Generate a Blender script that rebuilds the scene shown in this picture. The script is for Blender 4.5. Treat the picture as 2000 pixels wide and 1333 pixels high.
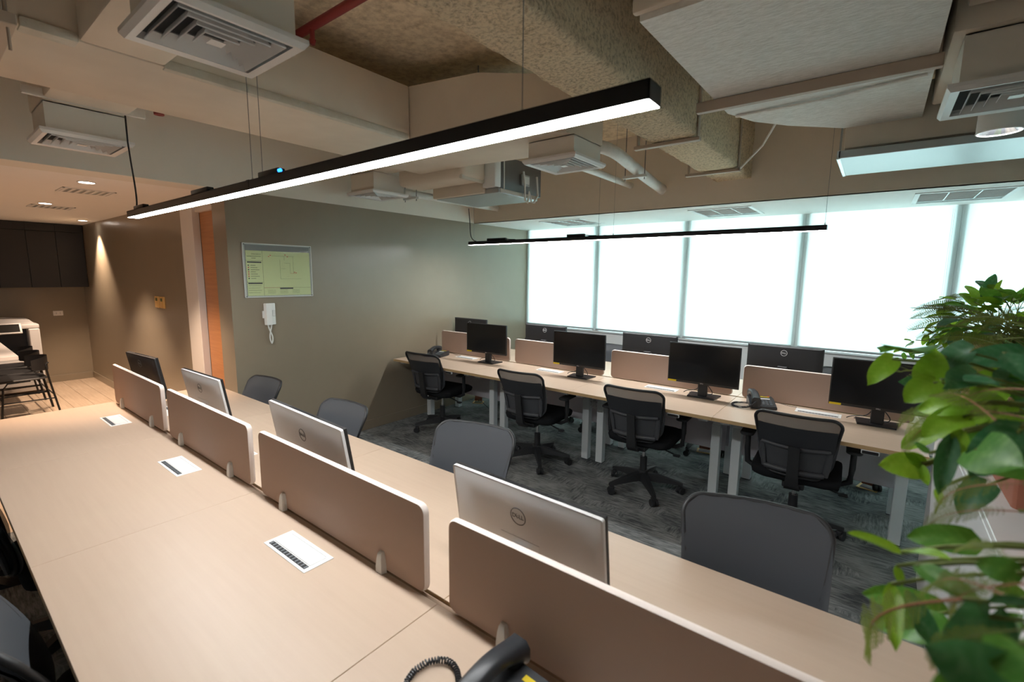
import bpy, bmesh, math, random
from mathutils import Vector, Matrix, Euler
random.seed(7)
R = math.radians
PI = math.pi
scene = bpy.context.scene
for o in list(bpy.data.objects):
    bpy.data.objects.remove(o, do_unlink=True)
COL = scene.collection

# ---------------------------------------------------------------- camera
CX, CY, CZ = 4.2366, 0.0112, 1.6733
YAW, PITCH, ROLL, FPX = 0.6600, 0.1399, 0.0106, 915.7
s_, c_ = math.sin(YAW), math.cos(YAW)
sp_, cp_ = math.sin(PITCH), math.cos(PITCH)
right0 = Vector((c_, s_, 0))
fwd = Vector((-s_ * cp_, c_ * cp_, -sp_))
up0 = Vector((-s_ * sp_, c_ * sp_, cp_))
right = right0 * math.cos(ROLL) + up0 * math.sin(ROLL)
upv = -right0 * math.sin(ROLL) + up0 * math.cos(ROLL)
cam_data = bpy.data.cameras.new('camera')
cam = bpy.data.objects.new('camera', cam_data)
COL.objects.link(cam)
m = Matrix.Identity(4)
for i in range(3):
    m[i][0], m[i][1], m[i][2] = right[i], upv[i], -fwd[i]
m[0][3], m[1][3], m[2][3] = CX, CY, CZ
cam.matrix_world = m
cam_data.sensor_width = 36.0
cam_data.sensor_fit = 'HORIZONTAL'
cam_data.lens = FPX / 2000.0 * 36.0
cam_data.clip_start = 0.05
cam_data.clip_end = 100
cam_data.dof.use_dof = True
cam_data.dof.focus_distance = 3.2
cam_data.dof.aperture_fstop = 3.2
scene.camera = cam

# ---------------------------------------------------------------- world, exposure
world = bpy.data.worlds.new('world')
scene.world = world
world.use_nodes = True
wn = world.node_tree.nodes
wbg = wn['Background']
wbg.inputs['Color'].default_value = (1.0, 1.0, 1.0, 1)
wbg.inputs['Strength'].default_value = 2.7
scene.view_settings.view_transform = 'Standard'
scene.view_settings.look = 'None'
scene.view_settings.gamma = 1.0
scene.view_settings.use_curve_mapping = False
scene.view_settings.exposure = 1.62
scene.cycles.use_denoising = True
scene.cycles.max_bounces = 8
scene.cycles.diffuse_bounces = 5
scene.cycles.transparent_max_bounces = 16
scene.cycles.sample_clamp_indirect = 6.0
PENDANT_STRENGTH = 28.0
PENDANT_COLOR = (0.98, 1.0, 1.0)
WARM = (1.0, 0.74, 0.54)

# ---------------------------------------------------------------- materials
MAT = {}
def pin(nt, name):
    return nt.nodes['Principled BSDF'].inputs[name]
def mk(name, col, rough=0.5, metal=0.0, spec=0.5, coat=0.0):
    mt = bpy.data.materials.new(name)
    mt.use_nodes = True
    nt = mt.node_tree
    pin(nt, 'Base Color').default_value = (*col, 1)
    pin(nt, 'Roughness').default_value = rough
    pin(nt, 'Metallic').default_value = metal
    pin(nt, 'Specular IOR Level').default_value = spec
    if coat:
        pin(nt, 'Coat Weight').default_value = coat
        pin(nt, 'Coat Roughness').default_value = 0.15
    MAT[name] = mt
    return mt
def node(nt, typ, **kw):
    n = nt.nodes.new(typ)
    for k, v in kw.items():
        if hasattr(n, k):
            setattr(n, k, v)
        else:
            n.inputs[k.replace('_', ' ')].default_value = v
    return n
def coords(nt, scale=(1, 1, 1), rot=(0, 0, 0), kind='Object'):
    tc = nt.nodes.new('ShaderNodeTexCoord')
    mp = nt.nodes.new('ShaderNodeMapping')
    mp.inputs['Scale'].default_value = scale
    mp.inputs['Rotation'].default_value = rot
    nt.links.new(tc.outputs[kind], mp.inputs['Vector'])
    return mp.outputs['Vector']
def ramp(nt, fac, stops):
    r = nt.nodes.new('ShaderNodeValToRGB')
    els = r.color_ramp.elements
    while len(els) < len(stops):
        els.new(0.5)
    for e, (p, c) in zip(els, stops):
        e.position = p
        e.color = (*c, 1)
    nt.links.new(fac, r.inputs['Fac'])
    return r.outputs['Color']
def noise(nt, vec, scale, detail=4, rough=0.6):
    n = nt.nodes.new('ShaderNodeTexNoise')
    n.inputs['Scale'].default_value = scale
    n.inputs['Detail'].default_value = detail
    n.inputs['Roughness'].default_value = rough
    nt.links.new(vec, n.inputs['Vector'])
    return n.outputs['Fac']
def bump(nt, fac, strength, dist):
    b = nt.nodes.new('ShaderNodeBump')
    b.inputs['Strength'].default_value = strength
    b.inputs['Distance'].default_value = dist
    nt.links.new(fac, b.inputs['Height'])
    nt.links.new(b.outputs['Normal'], pin(nt, 'Normal'))
def noisy(name, c1, c2, rough, scale, sc=(1, 1, 1), bstr=0.0, bdist=0.01, detail=4, lo=0.35, hi=0.65, kind='Object', spec=0.5):
    mt = mk(name, c1, rough, spec=spec)
    nt = mt.node_tree
    f = noise(nt, coords(nt, sc, kind=kind), scale, detail)
    nt.links.new(ramp(nt, f, [(lo, c1), (hi, c2)]), pin(nt, 'Base Color'))
    if bstr:
        bump(nt, f, bstr, bdist)
    return mt
def emit(name, col, strength):
    mt = mk(name, col, 0.5)
    pin(mt.node_tree, 'Emission Color').default_value = (*col, 1)
    pin(mt.node_tree, 'Emission Strength').default_value = strength
    return mt

# carpet: directional streaks, turned by quarter tiles
def carpet():
    mt = mk('carpet', (0.08, 0.085, 0.085), 0.95, spec=0.1)
    nt = mt.node_tree
    a = noise(nt, coords(nt, (6, 44, 1)), 1.5, 4, 0.7)
    b = noise(nt, coords(nt, (44, 6, 1)), 1.5, 4, 0.7)
    big = noise(nt, coords(nt, (1, 1, 1)), 3.2, 3, 0.6)
    ck = nt.nodes.new('ShaderNodeTexNoise')
    ck.inputs['Scale'].default_value = 2.6
    ck.inputs['Detail'].default_value = 1
    nt.links.new(coords(nt), ck.inputs['Vector'])
    st = nt.nodes.new('ShaderNodeMath'); st.operation = 'GREATER_THAN'; st.inputs[1].default_value = 0.56
    nt.links.new(ck.outputs['Fac'], st.inputs[0])
    mx = nt.nodes.new('ShaderNodeMix'); mx.data_type = 'FLOAT'
    nt.links.new(st.outputs[0], mx.inputs[0]); nt.links.new(a, mx.inputs[2]); nt.links.new(b, mx.inputs[3])
    ad = nt.nodes.new('ShaderNodeMath'); ad.operation = 'MULTIPLY_ADD'; ad.inputs[1].default_value = 0.45
    nt.links.new(big, ad.inputs[0])
    sc2 = nt.nodes.new('ShaderNodeMath'); sc2.operation = 'MULTIPLY'; sc2.inputs[1].default_value = 0.55
    nt.links.new(mx.outputs[0], sc2.inputs[0]); nt.links.new(sc2.outputs[0], ad.inputs[2])
    col = ramp(nt, ad.outputs[0], [(0.40, (0.070, 0.076, 0.078)), (0.46, (0.140, 0.147, 0.147)), (0.51, (0.195, 0.202, 0.200)), (0.60, (0.300, 0.305, 0.298))])
    nt.links.new(col, pin(nt, 'Base Color'))
    fine = noise(nt, coords(nt), 420, 2)
    bump(nt, fine, 0.5, 0.004)
carpet()

def laminate(name, c1, c2, rough=0.42):
    mt = mk(name, c1, rough)
    nt = mt.node_tree
    f = noise(nt, coords(nt, (1.2, 22, 22)), 2.2, 5, 0.6)
    nt.links.new(ramp(nt, f, [(0.3, c1), (0.7, c2)]), pin(nt, 'Base Color'))
laminate('maple', (0.52, 0.388, 0.288), (0.545, 0.412, 0.308))
laminate('maple_edge', (0.50, 0.34, 0.17), (0.56, 0.39, 0.20))
laminate('door_wood', (0.42, 0.17, 0.065), (0.52, 0.23, 0.09), 0.45)
laminate('floor_wood', (0.50, 0.37, 0.26), (0.66, 0.52, 0.39), 0.35)

noisy('taupe_paint', (0.270, 0.222, 0.160), (0.280, 0.230, 0.166), 0.28, 6, bstr=0.02, bdist=0.002)
noisy('beige_paint', (0.76, 0.675, 0.57), (0.78, 0.69, 0.585), 0.75, 8)
noisy('fascia_paint', (0.76, 0.71, 0.63), (0.775, 0.725, 0.645), 0.8, 5)
noisy('ceiling_white', (0.86, 0.83, 0.80), (0.87, 0.84, 0.81), 0.85, 5)
noisy('white_wall', (0.80, 0.80, 0.80), (0.82, 0.82, 0.82), 0.7, 5)
noisy('raw_slab', (0.60, 0.48, 0.33), (0.92, 0.79, 0.59), 0.95, 22, bstr=0.4, bdist=0.02, detail=6, lo=0.28, hi=0.6, spec=0.1)
noisy('sprayed_insulation', (0.48, 0.37, 0.235), (0.86, 0.71, 0.50), 0.95, 62, bstr=1.0, bdist=0.02, detail=8, lo=0.30, hi=0.55, spec=0.1)
noisy('duct_wrap', (0.71, 0.63, 0.53), (0.76, 0.68, 0.575), 0.7, 3.5, bstr=0.25, bdist=0.02, detail=2)
noisy('duct_tape', (0.58, 0.55, 0.47), (0.66, 0.63, 0.55), 0.5, 14, bstr=0.6, bdist=0.01)
noisy('wool_wrap', (0.76, 0.75, 0.71), (0.88, 0.87, 0.84), 0.85, 26, sc=(1, 2.4, 1), bstr=0.6, bdist=0.012, detail=7)
noisy('pipe_wrap', (0.66, 0.64, 0.60), (0.74, 0.72, 0.68), 0.5, 12, bstr=0.5, bdist=0.01)
mk('neck_board', (0.75, 0.71, 0.64), 0.8)
mk('diffuser_white', (0.80, 0.79, 0.78), 0.45)
mk('strut_paint', (0.50, 0.41, 0.33), 0.6)
mk('galvanised', (0.42, 0.44, 0.45), 0.35, 0.7)
mk('galvanised_dark', (0.16, 0.16, 0.16), 0.45, 0.5)
mk('foil', (0.75, 0.78, 0.80), 0.25, 0.9)
mk('red_pipe', (0.28, 0.035, 0.035), 0.5)
mk('wire', (0.25, 0.25, 0.25), 0.4, 0.8)
mk('black_cable', (0.012, 0.012, 0.013), 0.5)
mk('white_cable', (0.78, 0.78, 0.75), 0.5)
mk('lamp_black', (0.018, 0.020, 0.024), 0.35, 0.3)
emit('led_diffuser', PENDANT_COLOR, PENDANT_STRENGTH)
emit('led_spot', (0.95, 0.98, 1.0), 40.0)
emit('led_warm', (1.0, 0.93, 0.85), 9.0)
emit('blue_led', (0.02, 0.20, 1.0), 1.5)
mk('divider_face', (0.48, 0.352, 0.288), 0.75, spec=0.2)
mk('divider_edge', (0.80, 0.70, 0.64), 0.6)
mk('clip_plastic', (0.74, 0.74, 0.73), 0.35)
mk('groove', (0.28, 0.19, 0.13), 0.8)
mk('metal_white', (0.72, 0.76, 0.77), 0.38)
mk('modesty', (0.62, 0.58, 0.62), 0.7)
mk('flap_white', (0.84, 0.85, 0.84), 0.4)
mk('brush_black', (0.02, 0.02, 0.022), 0.8)
mk('black_plastic', (0.014, 0.0145, 0.016), 0.42)
mk('phone_plastic', (0.030, 0.033, 0.038), 0.38)
mk('screen_off', (0.008, 0.009, 0.010), 0.22, coat=0.3)
mk('monitor_back', (0.020, 0.020, 0.022), 0.45)
mk('silver_back', (0.70, 0.70, 0.70), 0.36, 0.15)
mk('logo_grey', (0.10, 0.10, 0.10), 0.5)
mk('logo_white', (0.80, 0.80, 0.80), 0.5)
mk('sticker_yellow', (0.80, 0.60, 0.01), 0.5)
mk('ink', (0.03, 0.03, 0.03), 0.7)
mk('ink_soft', (0.10, 0.13, 0.06), 0.7)
mk('ink_red', (0.55, 0.05, 0.04), 0.6)
mk('key_grey', (0.16, 0.18, 0.20), 0.5)
mk('paper_label', (0.72, 0.72, 0.70), 0.7)
mk('chair_plastic', (0.020, 0.021, 0.023), 0.5)
mk('chair_grey_plastic', (0.055, 0.058, 0.065), 0.5)
mk('chair_fabric', (0.016, 0.017, 0.019), 0.95, spec=0.1)
mk('chair_lining', (0.026, 0.029, 0.034), 0.6)
mk('chrome', (0.6, 0.6, 0.6), 0.2, 1.0)
mk('terracotta', (0.34, 0.125, 0.075), 0.75)
mk('soil', (0.02, 0.015, 0.01), 0.95)
noisy('cabinet_white', (0.76, 0.76, 0.76), (0.78, 0.78, 0.78), 0.35, 4)
mk('stem_green', (0.16, 0.20, 0.05), 0.6)
mk('stem_red', (0.28, 0.12, 0.055), 0.6)
mk('poster_paper', (0.86, 0.90, 0.44), 0.55)
mk('poster_grey', (0.17, 0.18, 0.19), 0.5)
mk('door_jamb', (0.70, 0.64, 0.59), 0.5)
mk('cabinet_black', (0.016, 0.016, 0.018), 0.5)
mk('outlet_white', (0.80, 0.76, 0.72), 0.4)
mk('thermo_case', (0.68, 0.42, 0.14), 0.4)
mk('printer_white', (0.74, 0.73, 0.73), 0.45)
mk('printer_dark', (0.03, 0.03, 0.035), 0.4)
mk('table_white', (0.78, 0.75, 0.74), 0.35)
mk('frame_black', (0.012, 0.012, 0.012), 0.4, 0.3)
mk('mullion_paint', (0.62, 0.68, 0.68), 0.4)
mk('blind_bar', (0.42, 0.46, 0.48), 0.4)
mk('plastic_clear', (0.75, 0.75, 0.72), 0.25)
mk('handset_white', (0.80, 0.81, 0.78), 0.4)
mk('reflector', (0.82, 0.84, 0.85), 0.16, 0.9)

def mix_shader(name, col, trans_col, fac, rough=0.8, translucent=0.0):
    mt = mk(name, col, rough, spec=0.2)
    nt = mt.node_tree
    out = nt.nodes['Material Output']
    bs = nt.nodes['Principled BSDF']
    sh = bs.outputs[0]
    if translucent:
        tl = nt.nodes.new('ShaderNodeBsdfTranslucent'); tl.inputs['Color'].default_value = (*trans_col, 1)
        mx = nt.nodes.new('ShaderNodeMixShader'); mx.inputs[0].default_value = translucent
        nt.links.new(sh, mx.inputs[1]); nt.links.new(tl.outputs[0], mx.inputs[2]); sh = mx.outputs[0]
    if fac:
        tr = nt.nodes.new('ShaderNodeBsdfTransparent'); tr.inputs['Color'].default_value = (*trans_col, 1)
        mx = nt.nodes.new('ShaderNodeMixShader'); mx.inputs[0].default_value = fac
        nt.links.new(sh, mx.inputs[1]); nt.links.new(tr.outputs[0], mx.inputs[2]); sh = mx.outputs[0]
    nt.links.new(sh, out.inputs['Surface'])
    return mt
mix_shader('blind_fabric', (0.80, 0.82, 0.82), (0.90, 0.95, 0.95), 0.0, 0.9, translucent=0.55)
mix_shader('window_glass', (0.05, 0.08, 0.08), (0.84, 0.98, 0.98), 0.93, 0.05)
mix_shader('acrylic', (0.55, 0.58, 0.56), (0.96, 0.98, 0.97), 0.86, 0.03)
mix_shader('chair_mesh', (0.075, 0.081, 0.091), (1, 1, 1), 0.13, 0.8)
mix_shader('plastic_wrap', (0.8, 0.8, 0.8), (1, 1, 1), 0.55, 0.15)

def leaf_mat(name, c1, c2, cs):
    mt = mk(name, c1, 0.38)
    nt = mt.node_tree
    v = coords(nt, (1, 1, 1))
    sx = nt.nodes.new('ShaderNodeSeparateXYZ'); nt.links.new(v, sx.inputs[0])
    def M(op, a, b=None, k=None):
        n = nt.nodes.new('ShaderNodeMath'); n.operation = op
        nt.links.new(a, n.inputs[0])
        if b is not None:
            nt.links.new(b, n.inputs[1])
        if k is not None:
            n.inputs[1].default_value = k
        return n.outputs[0]
    ax = M('ABSOLUTE', sx.outputs['X'])
    ph = M('MULTIPLY', M('SUBTRACT', sx.outputs['Y'], M('MULTIPLY', ax, k=0.9)), k=38.0)
    vein = M('MULTIPLY', M('ADD', M('SINE', ph), k=1.0), k=0.28)
    mid = M('MAXIMUM', M('SUBTRACT', M('MULTIPLY', ax, k=0.0), M('SUBTRACT', M('MULTIPLY', ax, k=7.0), k=0.7)), k=0.0)
    nz = M('MULTIPLY', M('SUBTRACT', noise(nt, v, 5.0, 3), k=0.35), k=1.3)
    fac_ = M('ADD', M('MULTIPLY', M('ADD', vein, mid), nz), M('MULTIPLY', nz, k=0.35))
    oi = nt.nodes.new('ShaderNodeObjectInfo')
    hs = nt.nodes.new('ShaderNodeHueSaturation')
    ma = nt.nodes.new('ShaderNodeMapRange'); ma.inputs['To Min'].default_value = 0.65; ma.inputs['To Max'].default_value = 1.25
    nt.links.new(oi.outputs['Random'], ma.inputs['Value']); nt.links.new(ma.outputs[0], hs.inputs['Value'])
    nt.links.new(ramp(nt, fac_, [(0.05, c1), (0.55, c2)]), hs.inputs['Color'])
    nt.links.new(hs.outputs[0], pin(nt, 'Base Color'))
    tl = nt.nodes.new('ShaderNodeBsdfTranslucent'); tl.inputs['Color'].default_value = (*cs, 1)
    mx = nt.nodes.new('ShaderNodeMixShader'); mx.inputs[0].default_value = 0.45
    nt.links.new(nt.nodes['Principled BSDF'].outputs[0], mx.inputs[1]); nt.links.new(tl.outputs[0], mx.inputs[2])
    nt.links.new(mx.outputs[0], nt.nodes['Material Output'].inputs['Surface'])
leaf_mat('leaf_bright', (0.17, 0.36, 0.02), (0.33, 0.54, 0.07), (0.34, 0.56, 0.04))
leaf_mat('leaf_mid', (0.06, 0.24, 0.03), (0.22, 0.45, 0.10), (0.16, 0.36, 0.04))
leaf_mat('leaf_dark', (0.03, 0.15, 0.06), (0.18, 0.34, 0.20), (0.07, 0.20, 0.06))
leaf_mat('fern_green', (0.14, 0.19, 0.03), (0.24, 0.29, 0.065), (0.22, 0.27, 0.05))

pin(MAT['fern_green'].node_tree, 'Roughness').default_value = 0.65
pin(MAT['fern_green'].node_tree, 'Specular IOR Level').default_value = 0.2

# ---------------------------------------------------------------- mesh helpers
class MB:
    def __init__(self):
        self.bm = bmesh.new()
        self.mi = 0
        self.mats = []
    def mat(self, name):
        if name not in self.mats:
            self.mats.append(name)
        self.mi = self.mats.index(name)
        return self
    def _mark(self, faces):
        for f in faces:
            if f.is_valid:
                f.material_index = self.mi
    def box(self, x0, x1, y0, y1, z0, z1, bev=0.0, seg=1, rot=None, piv=None):
        n0 = len(self.bm.faces)
        r = bmesh.ops.create_cube(self.bm, size=1.0)
        vs = r['verts']
        for v in vs:
            v.co = Vector(((x0 + x1) / 2 + v.co.x * (x1 - x0), (y0 + y1) / 2 + v.co.y * (y1 - y0), (z0 + z1) / 2 + v.co.z * (z1 - z0)))
        if rot is not None:
            p = Vector(piv) if piv is not None else Vector(((x0 + x1) / 2, (y0 + y1) / 2, (z0 + z1) / 2))
            for v in vs:
                v.co = p + rot @ (v.co - p)
        fs = list({f for v in vs for f in v.link_faces})
        self._mark(fs)
        if bev > 0:
            es = list({e for v in vs for e in v.link_edges})
            g = bmesh.ops.bevel(self.bm, geom=es, offset=bev, segments=seg, affect='EDGES', profile=0.5)
            self._mark(g['faces'])
        return self
    def cyl(self, p0, p1, r0, r1=None, n=16, cap=True):
        p0, p1 = Vector(p0), Vector(p1)
        r1 = r0 if r1 is None else r1
        d = (p1 - p0)
        q = d.to_track_quat('Z', 'Y')
        a, b = [], []
        for i in range(n):
            t = 2 * PI * i / n
            u = q @ Vector((math.cos(t), math.sin(t), 0))
            a.append(self.bm.verts.new(p0 + u * r0)); b.append(self.bm.verts.new(p1 + u * r1))
        fs = [self.bm.faces.new((a[i], a[(i + 1) % n], b[(i + 1) % n], b[i])) for i in range(n)]
        if cap:
            fs.append(self.bm.faces.new(list(reversed(a)))); fs.append(self.bm.faces.new(b))
        self._mark(fs)
        return self
    def tube(self, pts, r, n=8, closed=False, flat=1.0):
        pts = [Vector(p) for p in pts]
        rs = r if isinstance(r, (list, tuple)) else [r] * len(pts)
        rings = []
        up = Vector((0.13, 0.21, 0.97)).normalized()
        N = len(pts)
        for i, p in enumerate(pts):
            if closed:
                t = pts[(i + 1) % N] - pts[i - 1]
            else:
                t = pts[min(i + 1, N - 1)] - pts[max(i - 1, 0)]
            t.normalize()
            sx = t.cross(up)
            if sx.length < 1e-3:
                sx = t.cross(Vector((1, 0, 0)))
            sx.normalize(); sy = sx.cross(t).normalized()
            rings.append([self.bm.verts.new(p + sx * math.cos(2 * PI * k / n) * rs[i] + sy * math.sin(2 * PI * k / n) * rs[i] * flat) for k in range(n)])
        fs = []
        for i in range(N if closed else N - 1):
            A, Bq = rings[i], rings[(i + 1) % N]
            for k in range(n):
                fs.append(self.bm.faces.new((A[k], A[(k + 1) % n], Bq[(k + 1) % n], Bq[k])))
        if not closed:
            fs.append(self.bm.faces.new(list(reversed(rings[0])))); fs.append(self.bm.faces.new(rings[-1]))
        self._mark(fs)
        return self
    def prism(self, poly, a0, a1, axis='z'):
        def P(u, v, w):
            return {'z': (u, v, w), 'y': (u, w, v), 'x': (w, u, v)}[axis]
        A = [self.bm.verts.new(P(u, v, a0)) for u, v in poly]
        B_ = [self.bm.verts.new(P(u, v, a1)) for u, v in poly]
        n = len(poly)
        fs = [self.bm.faces.new((A[i], A[(i + 1) % n], B_[(i + 1) % n], B_[i])) for i in range(n)]
        fs.append(self.bm.faces.new(list(reversed(A)))); fs.append(self.bm.faces.new(B_))
        self._mark(fs)
        return self
    def loft(self, rings, cap=True):
        vr = [[self.bm.verts.new(p) for p in r] for r in rings]
        n = len(vr[0]); fs = []
        for i in range(len(vr) - 1):
            for k in range(n):
                fs.append(self.bm.faces.new((vr[i][k], vr[i][(k + 1) % n], vr[i + 1][(k + 1) % n], vr[i + 1][k])))
        if cap:
            fs.append(self.bm.faces.new(list(reversed(vr[0])))); fs.append(self.bm.faces.new(vr[-1]))
        self._mark(fs)
        return self
    def grid(self, fn, nu, nv):
        vs = [[self.bm.verts.new(fn(i / nu, j / nv)) for j in range(nv + 1)] for i in range(nu + 1)]
        fs = []
        for i in range(nu):
            for j in range(nv):
                fs.append(self.bm.faces.new((vs[i][j], vs[i + 1][j], vs[i + 1][j + 1], vs[i][j + 1])))
        self._mark(fs)
        return self
    def poly(self, pts):
        self._mark([self.bm.faces.new([self.bm.verts.new(p) for p in pts])])
        return self
    def mesh(self, name, material=None, smooth=True, ang=32, recalc=True):
        if recalc:
            bmesh.ops.recalc_face_normals(self.bm, faces=self.bm.faces[:])
        me = bpy.data.meshes.new(name)
        self.bm.to_mesh(me); self.bm.free()
        for mn in (self.mats or [material]):
            me.materials.append(MAT[mn])
        if smooth:
            me.shade_smooth()
            me.set_sharp_from_angle(angle=R(ang))
        return me
    def build(self, name, material=None, parent=None, loc=None, rot=None, smooth=True, ang=32, recalc=True):
        return obj(name, self.mesh(name, material, smooth, ang, recalc), parent, loc, rot)

def obj(name, me, parent=None, loc=None, rot=None):
    o = bpy.data.objects.new(name, me)
    COL.objects.link(o)
    if parent is not None:
        o.parent = parent
    if loc is not None:
        o.location = loc
    if rot is not None:
        o.rotation_euler = rot
    return o
def tag(o, label, cat, group=None, kind=None):
    o['label'] = label; o['category'] = cat
    if group:
        o['group'] = group
    if kind:
        o['kind'] = kind
    return o
def thing(name, label, cat, loc=(0, 0, 0), rz=0.0, group=None):
    o = bpy.data.objects.new(name, None)
    o.empty_display_size = 0.05
    COL.objects.link(o)
    o.location = loc; o.rotation_euler = (0, 0, rz)
    return tag(o, label, cat, group)
def struct(o):
    o['kind'] = 'structure'
    return o
def copy_tree(o, parent=None):
    c = o.copy(); COL.objects.link(c)
    c.parent = parent
    for ch in list(o.children):
        copy_tree(ch, c)
    return c
def rrect(x0, x1, y0, y1, r, n=5):
    pts = []
    for cx, cy, a0 in ((x1 - r, y1 - r, 0), (x0 + r, y1 - r, 90), (x0 + r, y0 + r, 180), (x1 - r, y0 + r, 270)):
        for i in range(n + 1):
            a = R(a0 + 90 * i / n)
            pts.append((cx + r * math.cos(a), cy + r * math.sin(a)))
    return pts
def bez(p0, p1, p2, p3, n=12):
    p0, p1, p2, p3 = map(Vector, (p0, p1, p2, p3))
    return [p0 * (1 - t) ** 3 + p1 * 3 * t * (1 - t) ** 2 + p2 * 3 * t * t * (1 - t) + p3 * t ** 3 for t in [i / n for i in range(n + 1)]]
_txt = {}
def text_mesh(body, size, mat_name, extrude=0.0):
    cu = bpy.data.curves.new('txt', 'FONT')
    cu.body = body; cu.size = size; cu.extrude = extrude
    cu.align_x = 'CENTER'; cu.align_y = 'CENTER'
    cu.resolution_u = 2
    o = bpy.data.objects.new('txt', cu)
    COL.objects.link(o)
    dg = bpy.context.evaluated_depsgraph_get()
    me = bpy.data.meshes.new_from_object(o.evaluated_get(dg))
    bpy.data.objects.remove(o, do_unlink=True)
    me.materials.clear(); me.materials.append(MAT[mat_name])
    return me

# ================================================================ room shell
ZS = 2.334          # soffit / low ceiling height
ZT = 3.06           # underside of the raw slab
YS = 4.637          # soffit face
YW = 5.82           # blind plane
XR, YF = 6.6, -3.2  # walls out of view
def sbox(name, mat_name, *a, bev=0.0, parent=None):
    o = MB().box(*a, bev=bev).build(name, mat_name, parent)
    if parent is None:
        struct(o)
    return o
flo = sbox('floor', 'carpet', -0.02, XR, YF, 6.1, -0.06, 0.0)
flo['label'] = 'grey streaked office carpet'
fp = sbox('floor_pantry', 'groove', -5.6, -0.02, YF, 1.9, -0.06, -0.010)
# planks of the pantry floor
pl = None
for r_ in range(13):
    y0 = 1.70 - 0.19 * (r_ + 1)
    off = (r_ * 0.47) % 1.25
    x = -5.45 - off
    while x < -0.03:
        a, b = max(x, -5.45), min(x + 1.25, -0.02)
        if b - a > 0.05:
            MB().box(a + 0.0012, b - 0.0012, y0 + 0.0012, y0 + 0.19 - 0.0012, -0.012, 0.0, bev=0.0012).build('plank', 'floor_wood', fp)
        x += 1.25
ceil_ = sbox('ceiling', 'raw_slab', -0.3, XR, YF, 6.1, ZT, ZT + 0.1)
sbox('ceiling_pantry', 'ceiling_white', -5.6, -0.26, YF, 1.9, ZS, ZS + 0.06)
# olive wall with its return beside the door
wl = sbox('wall_left', 'taupe_paint', -0.26, 0.0, 1.66, 6.1, 0.0, ZS)
wl['label'] = 'olive taupe painted wall'
sbox('wall_fascia', 'fascia_paint', -0.26, 0.0, YF, 6.1, ZS, ZT)
sbox('baseboard_left', 'taupe_paint', 0.0, 0.012, 1.66, YW + 0.04, 0.0, 0.10, bev=0.002)
sbox('wall_corridor', 'taupe_paint', -5.6, -1.055, 1.70, 1.95, 0.0, ZS)
sbox('wall_header', 'taupe_paint', -1.055, -0.26, 1.72, 1.95, 2.26, ZS)
sbox('baseboard_corridor', 'taupe_paint', -5.45, -1.06, 1.688, 1.70, 0.0, 0.10, bev=0.002)
sbox('wall_pantry', 'taupe_paint', -5.6, -5.45, YF, 1.70, 0.0, ZS)
sbox('baseboard_pantry', 'taupe_paint', -5.45, -5.43, YF, 1.688, 0.0, 0.10, bev=0.002)
sbox('wall_front', 'white_wall', -5.6, XR, YF - 0.1, YF, 0.0, ZT)
sbox('wall_right', 'white_wall', XR, XR + 0.1, YF - 0.1, 6.1, 0.0, ZT)
# door in its white frame
d1 = struct(thing('door_1', 'wooden door in a white frame', 'door', (0, 0, 0)))
del d1['category']
MB().box(-0.756, -0.26, 1.735, 1.78, 0.0, 2.21, bev=0.002).build('door_leaf', 'door_wood', d1)
MB().box(-1.055, -0.756, 1.675, 1.80, 0.0, 2.26, bev=0.003).build('frame', 'door_jamb', d1)
MB().box(-0.756, -0.26, 1.70, 1.80, 2.21, 2.26, bev=0.003).build('frame', 'door_jamb', d1)
MB().box(-0.757, -0.748, 1.7335, 1.736, 0.0, 2.21).build('seal', 'black_plastic', d1)
# soffit above the windows
sbox('wall_soffit', 'beige_paint', 0.0, XR, YS, YS + 0.06, ZS + 0.0, ZT)
HOLES = [(0.86, 1.40, 4.92, 5.53), (2.67, 3.21, 4.92, 5.53), (4.41, 4.96, 4.92, 5.53)]
mb = MB()
mb.box(0, XR, YS + 0.001, 4.92, ZS, ZS + 0.02).box(0, XR, 5.53, 5.95, ZS, ZS + 0.02)
xx = 0.0
for (a, b, _, _) in HOLES:
    mb.box(xx, a, 4.92, 5.53, ZS, ZS + 0.02); xx = b
mb.box(xx, XR, 4.92, 5.53, ZS, ZS + 0.02)
struct(mb.build('ceiling_soffit', 'ceiling_white'))
# window wall
sbox('wall_window', 'white_wall', 0.0, XR, YW + 0.05, 6.1, 0.0, 0.90)
sbox('trim_1', 'white_wall', 0.0, XR, YW + 0.02, 6.1, 0.90, 0.925, bev=0.003)
sbox('wall_window_head', 'white_wall', 0.0, XR, 6.02, 6.1, ZS, ZT)
MUL = [0.0, 1.173, 2.365, 3.572, 4.757, 5.95, XR]
GAP = [0.002, 0.018, 0.017, 0.028, 0.032, 0.03, 0.02]
for i in range(6):
    w = struct(thing('window_%d' % (i + 1) + ('_offscreen' if i == 5 else ''), 'tall window pane behind a blind', 'window', ((MUL[i] + MUL[i + 1]) / 2, 6.0, 0.925)))
    del w['category']
    hw = (MUL[i + 1] - MUL[i]) / 2
    MB().box(-hw + 0.03, hw - 0.03, 0.0, 0.008, 0.0, ZS - 0.925).build('pane', 'window_glass', w)
    MB().box(-hw, -hw + 0.045, -0.165, 0.04, 0.0, ZS - 0.925, bev=0.003).build('mullion', 'mullion_paint', w)
    MB().box(hw - 0.045, hw, -0.165, 0.04, 0.0, ZS - 0.925, bev=0.003).build('mullion', 'mullion_paint', w)
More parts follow.
